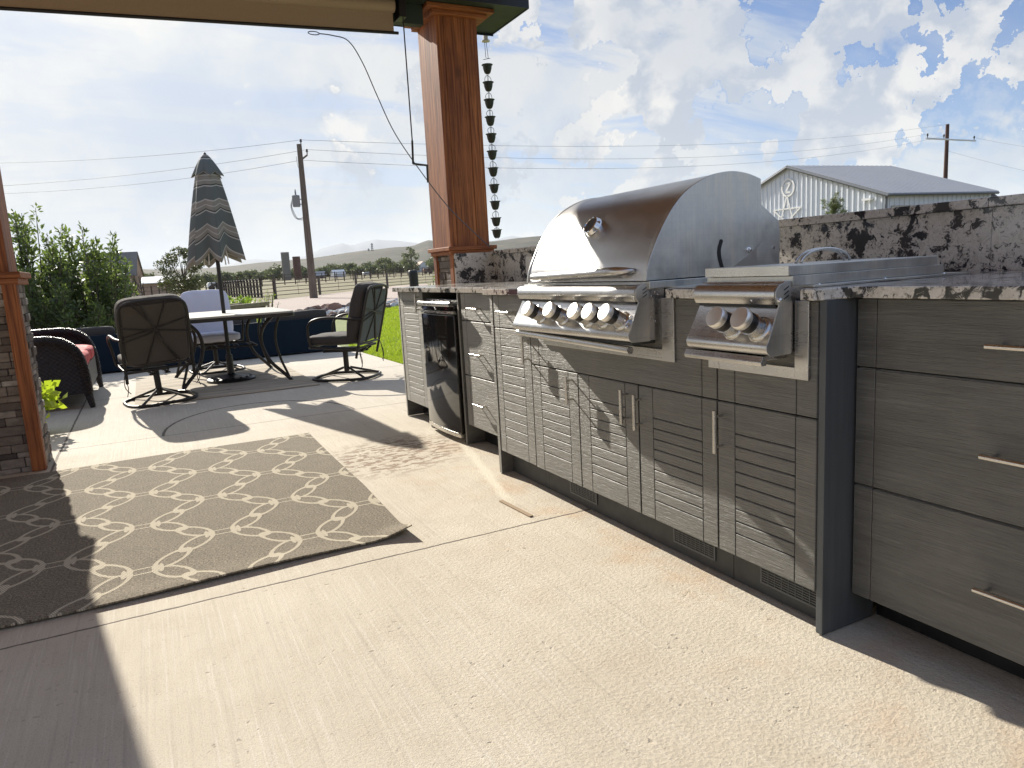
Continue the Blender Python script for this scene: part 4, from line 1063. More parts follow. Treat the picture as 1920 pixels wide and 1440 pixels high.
# ------------------------------------------------------------------ navy sofas
def navy_sofa(label, x0, x1, seams, cush):
    r = empty('navy_sofa', ((x0+x1)/2, 10.1, 0), label, 'sofa', 'low navy outdoor sofas along the patio edge')
    mb = MB(); e = [x0]+seams+[x1]
    for a, b in zip(e[:-1], e[1:]): mb.box(a+.004, b-.004, 9.74, 9.79, .02, .462)
    mb.build('back_panel', M['navy'], r, bevel=.004)
    mb = MB(); mb.box(x0, x1, 9.7905, 10.55, .04, .30); mb.build('base', M['navy'], r, bevel=.004)
    for (a, b, h0, h1) in cush:
        mb = MB(); cushion(mb, ((a+b)/2, 9.90, (h0+.30)/2+.02), (b-a, .16, h0-.28), rotm('Y', -math.atan2(h1-h0, b-a)), wr=.006, seed=int(a*10) % 9); mb.build('back_cushion', M['sling'], r, smooth=True)
        mb = MB(); cushion(mb, ((a+b)/2, 10.25, .36), (b-a, .55, .12), wr=.003, seed=2); mb.build('seat_cushion', M['sling'], r, smooth=True)
    return r
navy_sofa('low navy outdoor sofa standing behind the wicker loveseat and the nearest chair', -1.35, .42, [-.30], [(-.85, -.34, .53, .53), (-.28, .36, .48, .48)])
navy_sofa('low navy outdoor sofa with charcoal cushions between the table and the lawn', .45, 2.28, [1.32], [(.55, 1.22, .49, .50), (1.40, 2.20, .535, .56)])
mb = MB(); mb.box(1.285, 1.335, 9.80, 9.86, .44, .535); o = mb.build('storage_clip', M['box'], bevel=.004); tag(o, 'bright yellow-green clip between the charcoal cushions of the navy sofa', 'clip')

# ------------------------------------------------------------------ shrubs, trees
def shrub(label, cx, cy, w, d, h, n, m, size, group=None, name='shrub', stems=26, spiky=True):
    r = empty(name, (cx, cy, 0), label, 'shrub', group); mb = MB(); P = []; D = []
    for k in range(stems):
        t = rng.uniform(0, 6.28); rr = rng.uniform(0, 1)**.6
        top = np.array([cx+w/2*rr*math.cos(t), cy+d/2*rr*math.sin(t), h*(1-.30*rr**2)*rng.uniform(.62, 1.12)])
        base = np.array([cx+(top[0]-cx)*.25, cy+(top[1]-cy)*.25, 0]); mid = (base+top)/2+np.array([(top[0]-cx)*.12, (top[1]-cy)*.12, 0])
        mb.tube([base, mid, top], [.018, .010, .003], 5)
        nk = int(n/stems)
        for q in range(nk):
            u = rng.uniform(.06, 1)**.85; p = (1-u)**2*base+2*u*(1-u)*mid+u*u*top
            spread = .21*(1-u)**.75+.030
            dr = rng.normal(size=3); dr /= np.linalg.norm(dr); P.append(p+dr*spread*rng.uniform(.2, 1.0)*w/1.6); D.append(dr*.8+np.array([0, 0, .5]))
    mb.build('stems', M['bark'], r)
    D = np.array(D); D /= np.linalg.norm(D, axis=1)[:, None]
    leaves('foliage', np.array(P), rng.uniform(size*.7, size*1.25, len(P)), m, r, aspect=.42, dirs=D)
    return r
BG = 'tall leafy shrubs behind the wicker loveseat'
shrub('tall dark green shrub with upright shoots next to the left stone column', -2.15, 12.4, 1.7, 1.5, 2.22, 8500, M['leafA'], .078, BG, stems=44)
shrub('tall shrub with the highest leafy shoots behind the wicker loveseat', -1.40, 12.0, 1.5, 1.4, 2.14, 8500, M['leafA'], .078, BG, stems=44)
shrub('bushy green shrub at the right of the shrub row above the near chair', -.62, 12.2, 1.5, 1.3, 1.86, 8000, M['leafA'], .078, BG, stems=44)
shrub('low green shrub in front of the shrub row', -1.2, 11.3, 1.7, .8, 1.05, 5000, M['leafA'], .07, BG, stems=26)
def tree(name, label, x, y, h, w, m, n=900, size=.3, group=None, z0=0, trunk=.3, sparse=.0, blobs=14, bare=False, cat='tree'):
    r = empty(name, (x, y, z0), label, cat, group); mb = MB(); b = np.array([x, y, z0-.1]); T = h*trunk
    tr = h*.020+.02; topp = b+(w*.02, 0, h*.80)
    mb.tube([b, b+(.01*h, 0, T), topp], [tr, tr*.7, tr*.2], 7)
    cs = []
    for k in range(blobs):
        t = rng.uniform(0, 6.28); u = rng.uniform(0, 1); rr = w/2*math.sin(math.pi*min(.95, .18+.72*u))*rng.uniform(.45, .95)
        c = np.array([x+rr*math.cos(t), y+rr*math.sin(t), z0+T+(h-T)*(.06+.88*u)]); cs.append((c, w*rng.uniform(.11, .2)))
        st = b+(.01*h, 0, T*.8+(c[2]-z0-T)*.45); mb.tube([st, (st+c)/2+(0, 0, -.02*h), c], [tr*.4, tr*.25, tr*.07], 5)
    mb.build('trunk', M['bark'], r)
    if bare: return r
    P = []; k = n//blobs
    for c, s in cs:
        q = rng.normal(size=(k, 3)); q /= np.linalg.norm(q, axis=1)[:, None]; q *= (rng.uniform(.35, 1, k)**.5)[:, None]*s*(1, 1, .72)
        P.append(c+q)
    leaves('crown', np.vstack(P), rng.uniform(size*.7, size*1.3, k*blobs), m, r, aspect=.6, up=.2)
    return r
p = at(345, 543, 34); tree('young_tree', 'small airy young tree standing in the yard beyond the shrubs', p[0], 34, 2.62, 2.0, M['leafT'], 5200, .085, trunk=.24, blobs=30)
# pine top by the barn
p = at(1562, 392, 9.5)
r = empty('pine_tree', (p[0], 9.5, 0), 'small pine tree top showing over the granite ledge in front of the barn', 'tree'); mb = MB()
mb.tube([(p[0], 9.5, 0), (p[0], 9.5, 1.9)], [.03, .01], 7); P = []; D = []
for k in range(46):
    t = rng.uniform(0, 6.28); rr = rng.uniform(0, .24); z = 2.02-rr*.6-rng.uniform(0, .55); c = np.array([p[0]+rr*math.cos(t), 9.5+rr*math.sin(t), z])
    mb.tube([(p[0], 9.5, z-.12), c], .005, 4)
    for q in range(80): P.append(c+rng.normal(size=3)*.018); d = rng.normal(size=3)+(0, 0, .6); D.append(d/np.linalg.norm(d))
mb.build('trunk', M['bark'], r); leaves('crown', np.array(P), rng.uniform(.05, .08, len(P)), M['needle'], r, aspect=.10, dirs=np.array(D))
# garden plants
GG = 'low bright green garden plants beyond the patio'
for i, (px, py, Y, w, h, lab) in enumerate(((262, 566, 24, 1.8, .42, 'low bright green plant left of the near chair back in the garden'), (300, 560, 26, 1.6, .40, 'low bright green plant above the near chair back'), (335, 560, 23, 1.5, .55, 'leafy green garden plant just left of the white-cushioned chair'),
                                       (436, 566, 22, 1.1, .60, 'green garden plant right of the umbrella pole'), (458, 563, 23, 1.2, .55, 'green sprawling garden plant above the planter box'))):
    p = at(px, py, Y); shrub(lab, p[0], Y, w, 1.2, h, 900, M['leafG'], .11, GG, name='garden_plant', stems=14)
p = at(805, 520, 14); shrub('thin pale weed sprouting left of the post base', p[0], 14, .35, .3, 1.05, 160, M['leafG'], .06, name='weed', stems=5)
p = at(496, 560, 18); shrub('wispy dry weed growing at the end of the planter box', p[0], 18, .7, .5, .8, 180, M['leafG'], .05, name='weed', stems=10)
# planter
r = empty('planter_box', (2.0, 17, 0), 'dark planter box with a weathered timber rim beyond the white-cushioned chair', 'planter')
p = at(498, 566, 17); q = at(400, 580, 15.6); ang = math.atan2(p[1]-q[1], p[0]-q[0]); L = math.hypot(p[0]-q[0], p[1]-q[1]); mid = (p+q)/2; zt = (p[2]+q[2])/2
Rm = rotm('Z', ang)
mb = MB(); mb.obox((mid[0], mid[1], zt/2-.05), (L, .06, zt-.1), Rm); mb.obox(np.array([mid[0], mid[1], zt/2-.05])+Rm@np.array([0, .7, 0]), (L, .06, zt-.1), Rm); mb.build('side_panel', M['fascia'], r)
mb = MB(); mb.obox((mid[0], mid[1], zt-.02), (L+.1, .12, .09), Rm); mb.obox(np.array([mid[0], mid[1], zt-.02])+Rm@np.array([0, .7, 0]), (L+.1, .12, .09), Rm)
for s in (-.5, .5): mb.obox(np.array([mid[0], mid[1], zt/2])+Rm@np.array([s*L, .35, 0]), (.10, .62, zt), Rm)
mb.build('timber_rim', M['planterwood'], r, bevel=.01)

# ------------------------------------------------------------------ rocks and grass
rocks = {}
def rockmesh(key, m, seed):
    bpy_me = bpy.data.meshes.new('rock'); r = np.random.default_rng(seed)
    import bmesh
    bm = bmesh.new(); bmesh.ops.create_icosphere(bm, subdivisions=2, radius=1)
    for v in bm.verts: v.co *= r.uniform(.78, 1.12)
    pl = [(r.normal(size=3), r.uniform(.55, .9)) for _ in range(9)]
    for v in bm.verts:
        c = np.array(v.co)
        for nn, dd in pl:
            nn = nn/np.linalg.norm(nn); k = c.dot(nn)
            if k > dd: c = c-nn*(k-dd)
        v.co = Vector(c)
    bm.to_mesh(bpy_me); bm.free(); bpy_me.materials.append(m); return bpy_me
RM = {c: [rockmesh(c, M[c], 40+i+7*j) for i in range(4)] for j, c in enumerate(('rockd', 'rockr', 'rockw'))}
n_r = 0
def rock(x, y, s, c):
    o = bpy.data.objects.new('border_rock', RM[c][rng.integers(4)]); COL.objects.link(o)
    o.location = (x, y, s*.30); o.scale = (s*rng.uniform(.8, 1.3), s*rng.uniform(.8, 1.2), s*rng.uniform(.55, .85)); o.rotation_euler = (rng.uniform(-.3, .3), rng.uniform(-.3, .3), rng.uniform(0, 6.28))
    lab = {'rockd': 'dark grey-brown rock in the border between gravel and lawn', 'rockr': 'rusty brown rock in the border between gravel and lawn', 'rockw': 'pale limestone rock in the border beside the lawn'}[c]
    tag(o, lab, 'rock', {'rockd': 'dark border rocks', 'rockr': 'rusty brown border rocks', 'rockw': 'pale limestone border rocks'}[c])
A = np.array([(2.9, 18.0), (3.9, 18.2), (4.7, 19.0), (5.6, 19.9), (6.5, 21.2), (7.6, 22.9), (9.0, 25)])
def along(t): t = t*(len(A)-1); i = min(int(t), len(A)-2); return A[i]+(A[i+1]-A[i])*(t-i)
for k in range(90):
    p = along(k/89); rock(p[0]+rng.normal()*.10, p[1]+rng.normal()*.12, rng.uniform(.07, .14), ['rockd', 'rockr', 'rockd', 'rockw'][rng.integers(4)])
for k in range(110):
    p = along(k/109)+(-.35, .75); rock(p[0]+rng.normal()*.16, p[1]+rng.normal()*.28, rng.uniform(.06, .12), 'rockw')
for k in range(38):
    p = along(k/37)+(-.75, 1.9); rock(p[0]+rng.normal()*.12, p[1]+rng.normal()*.2, rng.uniform(.13, .27), ['rockd', 'rockr', 'rockd'][rng.integers(3)])
# grass blades on the lawn
n = 60000; yy = 7.5+(22-7.5)*rng.uniform(0, 1, n)**1.25; lo = np.where(yy < 9.85, 2.46, np.maximum(2.3, .25*yy)); hi = np.minimum(.38*yy+.8, 8)
xx = lo+(hi-lo)*rng.uniform(0, 1, n); keep = ~((yy > 17.6) & (xx < (yy-17.6)*1.0+3.2)); xx, yy = xx[keep], yy[keep]
base = np.stack([xx, yy, np.full(len(xx), -.015)], 1); d = rng.normal(size=base.shape)*.45; d[:, 2] = 1; d /= np.linalg.norm(d, axis=1)[:, None]
hh = rng.uniform(.028, .060, len(xx))[:, None]; th = rng.uniform(0, 6.28, len(xx)); w = np.stack([np.cos(th), np.sin(th), th*0], 1)*(.0016+.0005*yy[:, None])
V = np.stack([base-w, base+w, base+d*hh], 1).reshape(-1, 3); o = fast_mesh('grass', V, np.arange(len(V)).reshape(-1, 3), np.full(len(base), 3), M['blade']); tag(o, 'short green lawn grass beyond the patio edge', 'grass', kind='stuff')

# ------------------------------------------------------------------ fences
def pipe_fence(name, label, pts, h, rails, pm, rm, pr=.05, rr=.018, group=None, droppers=0, cat='fence'):
    r = empty(name, (*pts[0][:2], pts[0][2] if len(pts[0]) > 2 else 0), label, cat, group)
    P = [np.array([p[0], p[1], p[2] if len(p) > 2 else 0.]) for p in pts]
    for p in P[:100]:
        mb = MB(); mb.tube([p-(0, 0, .1), p+(0, 0, h*1.04)], pr, 8); mb.build('post', pm, r, smooth='auto')
    mb = MB()
    for k in range(rails):
        z = h*(.985-(k/(rails-1))*.82) if rails > 1 else h*.9
        mb.tube([p+(0, 0, z) for p in P], rr, 6)
    if droppers:
        for a, b in zip(P[:-1], P[1:]):
            for j in range(1, droppers+1): c = a+(b-a)*j/(droppers+1); mb.tube([c+(0, 0, .1*h), c+(0, 0, h*.985)], rr*.55, 5)
    mb.build('rails', rm, r)
    return r
d0 = np.array([6.69, 42.4]); dv = np.array([9.85, 45.5])-d0
pipe_fence('pipe_fence', 'brown post-and-rail pasture fence along the far side of the gravel yard', [tuple(d0+dv*k) for k in range(0, 9)], 1.08, 5, M['greypipe'], M['rustpipe'], .085, .020, droppers=1)
g0 = d0-dv*.95
pipe_fence('pipe_gate', 'pipe gate left of the utility pole, hung between fence posts', [tuple(g0), tuple(d0-dv*.03)], .98, 5, M['rustpipe'], M['rustpipe'], .03, .018, droppers=3, cat='gate')
q0, q1 = at(408, 550, 62), at(490, 549, 48)
pipe_fence('corral_panel', 'run of closely spaced dark corral posts right of the umbrella pole', [tuple((q0+(q1-q0)*t)[:2]) for t in np.linspace(0, 1, 17)], 1.15, 3, M['frame'], M['greypipe'], .075, .03)
for (pa, pb, Ya, Yb, nn, lab) in (((420, 0), (840, 0), 118, 150, 26, 'long thin corral fence across the pasture, nearer of the far fences'),
                                ((560, 0), (835, 0), 180, 205, 24, 'long thin fence at the back of the pasture before the trees'),
                                ((235, 0), (425, 0), 56, 66, 16, 'thin pasture fence behind the young tree and tan shed')):
    xa = at(pa[0], 520, Ya)[0]; xb = at(pb[0], 500, Yb)[0]
    pts = [(xa+(xb-xa)*t, Ya+(Yb-Ya)*t, terr(0, Ya+(Yb-Ya)*t)) for t in np.linspace(0, 1, nn)]
    pipe_fence('pasture_fence', lab, pts, 1.7 if Ya > 100 else 1.1, 4, M['rustpipe'], M['rustpipe'], .09 if Ya > 100 else .05, .035 if Ya > 100 else .02, 'far pasture fences')
# black ribbed barrel
p = at(777, 540, 13)
mb = MB(); prof = [(.07, 0)]+[(.084+(.005 if k % 2 else 0), .04+k*.030) for k in range(32)]+[(.088, 1.03), (.06, 1.035)]; mb.lathe(prof, (p[0], 13, 0), (0, 0, 1), 22); tag(mb.build('ribbed_barrel', M['black'], smooth=True), 'black ribbed barrel standing behind the far end of the counter', 'barrel')

# ------------------------------------------------------------------ utility poles and wires
def wire_pts(a, b, sag, n=24):
    a, b = np.array(a), np.array(b); return [a+(b-a)*t-np.array([0, 0, sag*4*t*(1-t)]) for t in np.linspace(0, 1, n)]
P1 = np.array([8.02, 38.6, 0])
r = empty('utility_pole', tuple(P1), 'weathered wooden utility pole with a grey transformer beside the pasture fence', 'utility pole', 'utility poles')
top1 = P1+np.array([.02, 0, 7.78])
mb = MB(); mb.tube([P1-(0, 0, .1), P1+(0, 0, 4), top1], [.215, .165, .125], 14); mb.build('pole', M['polewood'], r, smooth='auto')
def insul(parent, c, s=1.0):
    mb = MB(); mb.lathe([(.02*s, -.14*s), (.03*s, 0), (.075*s, .03*s), (.04*s, .07*s), (.06*s, .10*s), (.03*s, .15*s)], c, (0, 0, 1), 10); mb.build('insulator', M['black'], parent, smooth=True)
insul(r, top1+(.10, 0, .12)); mb = MB(); mb.tube([top1+(.05, 0, -.75), top1+(.36, 0, -.52)], .045, 8); mb.build('bracket_arm', M['polewood'], r); insul(r, top1+(.36, 0, -.37))
tc = P1+np.array([-.42, -.05, 4.95])
mb = MB(); mb.lathe([(.18, 0), (.19, .03), (.19, .50), (.20, .52), (.18, .57), (.05, .60)], tc-(0, 0, .28), (0, 0, 1), 18); mb.lathe([(.05, 0), (.03, .08), (.045, .1), (.02, .3)], tc+(0, 0, .30), (0, 0, 1), 10); t_ = mb.build('transformer', simple('grey_painted_steel', (.22, .23, .25), .5), r, smooth='auto')
mb = MB(); mb.tube([tc+(.18, 0, .1), tc+(.5, 0, .1)], .025, 6); mb.tube([tc+(.18, 0, -.15), tc+(.5, 0, -.15)], .025, 6); mb.build('bracket_arm', M['wire'], r)
for k in range(3):
    mb = MB(); mb.tube(catmull([tc+(-.18, 0, .15-k*.1), tc+(-.30+k*.03, 0, -.3), tc+(-.12+k*.05, 0, -.85), tc+(.32, 0, -.95+k*.08)], 4), .012, 5); mb.build('lead', M['wire'], r)
mb = MB(); mb.tube(catmull([top1+(-.2, 0, -.6), top1+(-.18, 0, -1.0), top1+(-.05, 0, -1.5)], 4), .010, 5)
mb.build('lead', M['wire'], r)
P2 = at(1774, 300, 48); P2[2] = 0; h2 = at(1776, 233, 48)[2]
r = empty('utility_pole', tuple(P2), 'dark wooden utility pole with a white crossarm behind the metal barn', 'utility pole', 'utility poles')
mb = MB(); mb.tube([P2, P2+(0, 0, h2)], [.26, .17], 12); mb.build('pole', simple('dark_brown_pole', (.075, .035, .025), .8), r, smooth='auto')
a, b = at(1743, 267, 47.2), at(1815, 258, 48.4); zc = (a[2]+b[2])/2
mb = MB(); mb.tube([(a[0], 47.6, zc), (b[0], 47.6, zc)], .085, 6); mb.build('crossarm', M['wall_w'], r)
for f_ in (.03, .35, .97): insul(r, (a[0]+(b[0]-a[0])*f_, 47.6, zc+.26), 1.5)
hl = at(0, 297, 46); 
W = [(tuple(top1+(.10, 0, .22)), tuple(P2+(0, 0, h2)), 1.05, 'high overhead wire running from the near utility pole towards the barn'),
     (tuple(top1+(.36, 0, -.25)), (a[0], 47.6, zc+.4), 1.25, 'upper of the lower overhead wires running from the near pole to the crossarm'),
     (tuple(top1+(.02, 0, -.78)), (a[0]+(b[0]-a[0])*.35, 47.6, zc+.3), 1.5, 'lowest overhead wire between the two utility poles'),
     (tuple(top1+(.10, 0, .22)), tuple(at(-160, 306, 46)), .35, 'high overhead wire leaving the near pole to the left'),
     (tuple(top1+(.36, 0, -.25)), tuple(at(-160, 356, 46)), .35, 'lower overhead wire leaving the near pole to the left'),
     (tuple(top1+(.02, 0, -.78)), tuple(at(-160, 366, 46)), .45, 'lowest overhead wire leaving the near pole to the left'),
     ((b[0], 47.6, zc+.3), tuple(at(2080, 286, 46)), .4, 'overhead wire leaving the crossarm to the right'),
     (tuple(P2+(0, 0, h2*.80)), tuple(at(2080, 350, 44)), .3, 'low overhead wire leaving the dark pole to the right')]
for a_, b_, s_, lab in W:
    mb = MB(); mb.tube(wire_pts(a_, b_, s_), .0085, 5); tag(mb.build('overhead_wire', M['wire'], smooth=True), lab, 'wire', 'overhead wires')

# ------------------------------------------------------------------ metal barn
A0 = np.array([43.9, 31.5, 0]); ang = R(-4); rd = np.array([math.cos(ang), math.sin(ang), 0]); wd = np.array([-math.sin(ang), math.cos(ang), 0]); up = np.array([0, 0, 1.])
EV, HH, WW, LL = 4.42, 2.85, 8.5, 10.3
br = empty('metal_barn', tuple(A0), 'pale grey metal barn with a white star and circled Z on its gable', 'barn')
def BP(w, l, z): return A0+wd*w+rd*l+up*z
gab = [BP(0, 0, 0), BP(2*WW, 0, 0), BP(2*WW, 0, EV), BP(WW, 0, EV+HH), BP(0, 0, EV)]
mb = MB(); mb.add(gab+[p+rd*.1 for p in gab], [(0, 1, 2, 3, 4), (9, 8, 7, 6, 5)])
mb.add([BP(0, 0, 0), BP(0, LL, 0), BP(0, LL, EV), BP(0, 0, EV)], [(0, 1, 2, 3)]); mb.add([BP(2*WW, 0, 0), BP(2*WW, LL, 0), BP(2*WW, LL, EV), BP(2*WW, 0, EV)], [(3, 2, 1, 0)])
g2 = [p+rd*LL for p in gab]; mb.add(g2, [(4, 3, 2, 1, 0)])
w = .28; Rb = np.stack([wd, rd, up], 1)
k = 0
while w < 2*WW:     # standing ribs on the gable
    zt = EV+HH*(1-abs(w-WW)/WW); mb.obox(BP(w, -.03, zt/2), (.05, .06, zt-.05), Rb); w += .46
w = .3
while w < LL: mb.obox(BP(-.03, w, EV/2), (.06, .05, EV-.05), Rb); w += .46
mb.build('wall', M['wall_w'], br)
mb = MB()
for s in (0, 1):
    e = BP(2*WW*s+(.35 if s else -.35), -.25, EV-.12); e2 = BP(2*WW*s+(.35 if s else -.35), LL+.25, EV-.12); t = BP(WW, -.25, EV+HH+.05); t2 = BP(WW, LL+.25, EV+HH+.05)
    mb.add([e, e2, t2, t, e+up*.08, e2+up*.08, t2+up*.08, t+up*.08], [(0, 1, 2, 3), (7, 6, 5, 4), (0, 4, 5, 1), (1, 5, 6, 2), (3, 2, 6, 7), (0, 3, 7, 4)])
    nrib = 22
    for q in range(nrib):
        l0 = -.25+(LL+.5)*q/(nrib-1); a_ = BP(2*WW*s+(.35 if s else -.35), l0, EV-.04); b_ = BP(WW, l0, EV+HH+.13); mb.tube([a_, b_], .03, 4)
mb.build('roof', M['roof_g'], br)
mb = MB()
for s in (0, 1):
    e = BP(2*WW*s+(.36 if s else -.36), -.27, EV-.20); t = BP(WW, -.27, EV+HH-.02); mb.tube([e, t], .10, 4)
mb.tube([BP(-.36, -.25, EV-.14), BP(-.36, LL+.25, EV-.14)], .09, 4); mb.tube([BP(0, 0, 0), BP(0, 0, EV)], .10, 4); mb.build('trim', simple('grey_trim', (.16, .17, .18), .5), br)
mb = MB(); mb.obox(BP(-.06, 1.9, 1.2), (.05, 3.0, 4.8), Rb); mb.build('garage_door', simple('beige_door', (.40, .37, .28), .6), br)
# circled Z and star, flat on the gable
def strip(mb, a, b, wdt):
    a = np.array(a); b = np.array(b); L = np.linalg.norm(b-a); d = (b-a)/L; n_ = np.array([-d[1], d[0]])*wdt/2
    q = [a+n_, b+n_, b-n_, a-n_]; P = [BP(p[0], -.10, p[1]) for p in q]+[BP(p[0], -.06, p[1]) for p in q]
    mb.add(P, [(0, 1, 2, 3), (7, 6, 5, 4), (0, 4, 5, 1), (1, 5, 6, 2), (2, 6, 7, 3), (3, 7, 4, 0)])
def gab_at(px, py):
    d = CAMR @ np.array([px-960, py-720, FPX]); t = ((A0-CAMO).dot(rd)-.1)/d.dot(rd); P = CAMO+d*t-A0; return P.dot(wd), P[2]
zc_ = gab_at(1477, 352); Rr = .62
mb = MB(); n_ = 24
for i in range(n_):
    t0, t1 = 2*math.pi*i/n_, 2*math.pi*(i+1)/n_; strip(mb, (zc_[0]+Rr*math.cos(t0), zc_[1]+Rr*math.sin(t0)), (zc_[0]+Rr*math.cos(t1), zc_[1]+Rr*math.sin(t1)), .13)
zw, zh = .24, .34   # the wall's +w runs right to left as seen, so the letter is laid out mirrored in w
for a_, b_ in (((zw, zh), (-zw, zh)), ((-zw, zh), (zw, -zh)), ((zw, -zh), (-zw, -zh))): strip(mb, (zc_[0]+a_[0], zc_[1]+a_[1]), (zc_[0]+b_[0], zc_[1]+b_[1]), .13)
mb.build('letter_sign', M['whitepaint'], br)
sc = gab_at(1475, 403); Rs = gab_at(1475, 366)[1]-sc[1]
mb = MB(); S = [(sc[0]+Rs*1.0*math.cos(math.pi/2+k*4*math.pi/5), sc[1]+Rs*math.sin(math.pi/2+k*4*math.pi/5)) for k in range(5)]
for k in range(5): strip(mb, S[k], S[(k+1) % 5], .10)
mb.build('star', M['whitepaint'], br)
mb = MB(); mb.obox(BP(1.3, -.2, 4.15), (.7, .25, .14), Rb); mb.build('wall_lamp', M['whitepaint'], br)
p = at(1868, 368, 58); mb = MB(); c0 = np.array([p[0], 58, 0]); mb.prism([(c0[0]-3.4, 0), (c0[0]-3.4, p[2]-1.2), (c0[0]-1.0, p[2]+.6), (c0[0]+3, p[2]-1.2), (c0[0]+3, 0)], 58, 62, 'y'); tag(mb.build('dark_shed', M['darkroof']), 'dark shed roof just right of the pale metal barn', 'shed')

# ------------------------------------------------------------------ farm buildings
for (px0, px1, pt, mt, lab) in ((528, 545, 473, 'silo', 'tall grey concrete silo standing left of the utility pole'), (549, 565, 481, 'silor', 'shorter red-brown silo next to the tall grey silo')):
    Y = 300 if mt == 'silo' else 304; a_, b_ = at(px0, 500, Y), at(px1, 500, Y); c = (a_+b_)/2; rr = (b_[0]-a_[0])/2*.9; zt = at((px0+px1)/2, pt, Y)[2]; z0 = terr(0, Y)-.5
    pr = [(rr, 0)]; nz = 12
    for k in range(nz): z = (zt-z0)*(k+1)/nz; pr += [(rr, z-.15), (rr*1.015, z-.12), (rr*1.015, z-.02), (rr, z)]
    mb = MB(); mb.lathe(pr, (c[0], Y, z0), (0, 0, 1), 28); tag(mb.build('farm_silo', M[mt], smooth='auto'), lab, 'silo', 'pair of farm silos')
def shed(name, label, cx, cy, w, d, h, rh, wm, rm, ang=0, z0=0, cat='shed', door=True):
    r = empty(name, (cx, cy, z0), label, cat); Rz = rotm('Z', ang)
    def T(P): return [np.array([cx, cy, z0])+Rz@np.array(p) for p in P]
    mb = MB(); g = [(-w/2, -d/2, 0), (w/2, -d/2, 0), (w/2, -d/2, h), (0, -d/2, h+rh), (-w/2, -d/2, h)]
    mb.add(T(g)+T([(x, d/2, z) for x, y, z in g]), [(0, 1, 2, 3, 4), (9, 8, 7, 6, 5), (0, 4, 9, 5), (1, 6, 7, 2), (0, 5, 6, 1)]); mb.build('wall', wm, r)
    mb = MB(); o = .18
    for s in (-1, 1):
        P = T([(0, -d/2-o, h+rh+.03), (0, d/2+o, h+rh+.03), (s*(w/2+o), d/2+o, h-rh*o*2/w+.03), (s*(w/2+o), -d/2-o, h-rh*o*2/w+.03)])
        Q = [p+np.array([0, 0, .08]) for p in P]; mb.add(P+Q, [(0, 1, 2, 3), (7, 6, 5, 4), (0, 4, 5, 1), (1, 5, 6, 2), (2, 6, 7, 3), (3, 7, 4, 0)])
    mb.build('roof', rm, r)
    if door: mb = MB(); mb.add(T([(-w*.12, -d/2-.03, 0), (w*.12, -d/2-.03, 0), (w*.12, -d/2-.03, h*.85), (-w*.12, -d/2-.03, h*.85)]), [(0, 1, 2, 3)]); mb.build('door', M['darkroof'], r)
    return r
p = at(300, 548, 70); shed('farm_shed', 'small tan shed with a bright pale roof left of the young tree', p[0]+.05, 71, 1.9, 2.3, 1.35, .45, M['shedwall'], M['whitepaint'], R(78), .05, door=False)
p = at(220, 510, 95); shed('farmhouse', 'grey-roofed house mostly hidden behind the tall shrubs', p[0]-.4, 97, 5.4, 5.2, 2.5, 2.6, M['shedwall'], M['silo'], R(82), .1, 'house', door=False)
for (px, py, Y, w, h, wm, rm, lab, nm, cat, an) in ((599, 511, 300, 4.0, 1.3, 'darkroof', 'roof_g', 'low grey-roofed farm shed right of the utility pole', 'farm_shed', 'shed', 90), (633, 506, 310, 5.0, 1.6, 'wall_w', 'whitepaint', 'low farm building with a bright white roof amid the far trees', 'farm_building', 'building', 92),
                                        (789, 482, 330, 14, 2.4, 'wall_w', 'shedwall', 'pale farmhouse with a brown pitched roof left of the cedar post', 'farmhouse', 'house', 0)):
    c = at(px, py, Y); shed(nm, lab, c[0], Y, 5 if an else 7, w if an else 6, h, 1.5 if an else 2.6, M[wm], M[rm], R(an), terr(0, Y), cat, door=False)
def vehicle(label, px, Y, L, H, m, name, cat):
    c = at(px, 505, Y); z0 = terr(0, Y); r = empty(name, (c[0], Y, z0), label, cat); mb = MB()
    P = [(-L/2, .35), (-L/2, H*.82), (-L*.44, H), (L*.30, H), (L*.46, H*.62), (L/2, H*.55), (L/2, .35)]
    mb.prism([(c[0]+x, z0+z) for x, z in P], Y-1, Y+1, 'y'); mb.build('body', m, r, bevel=.08)
    mb = MB(); mb.prism([(c[0]-L*.3, z0+H*.55), (c[0]-L*.3, z0+H*.85), (c[0]+L*.25, z0+H*.85), (c[0]+L*.34, z0+H*.55)], Y-1.03, Y-1.0, 'y'); mb.build('window', M['gloss'], r)
    for s in (-.3, .3): mb = MB(); mb.lathe([(.34, 0), (.38, .03), (.38, .22), (.34, .25)], (c[0]+L*s, Y-1.08, z0+.38), (0, 1, 0), 16); mb.build('wheel', M['black'], r)
vehicle('white camper trailer parked among the far trees', 687, 300, 3.4, 1.6, M['whitepaint'], 'camper_trailer', 'trailer')
vehicle('white farm truck parked behind the corral posts left of the umbrella pole', 402, 100, 2.2, 1.1, M['whitepaint'], 'farm_truck', 'truck')
vehicle('dark red tractor-like vehicle parked before the far farmhouse', 801, 210, 2.8, 1.6, M['rockr'], 'farm_vehicle', 'vehicle')
c = at(778, 505, 215); mb = MB(); mb.lathe([(.1, 0), (.6, .2), (.8, .6), (.6, 1.0), (.1, 1.15)], (c[0], 215, terr(0, 215)), (0, 0, 1), 14); tag(mb.build('hay_bale', M['black'], smooth=True), 'dark wrapped hay bale left of the far farm vehicle', 'bale')

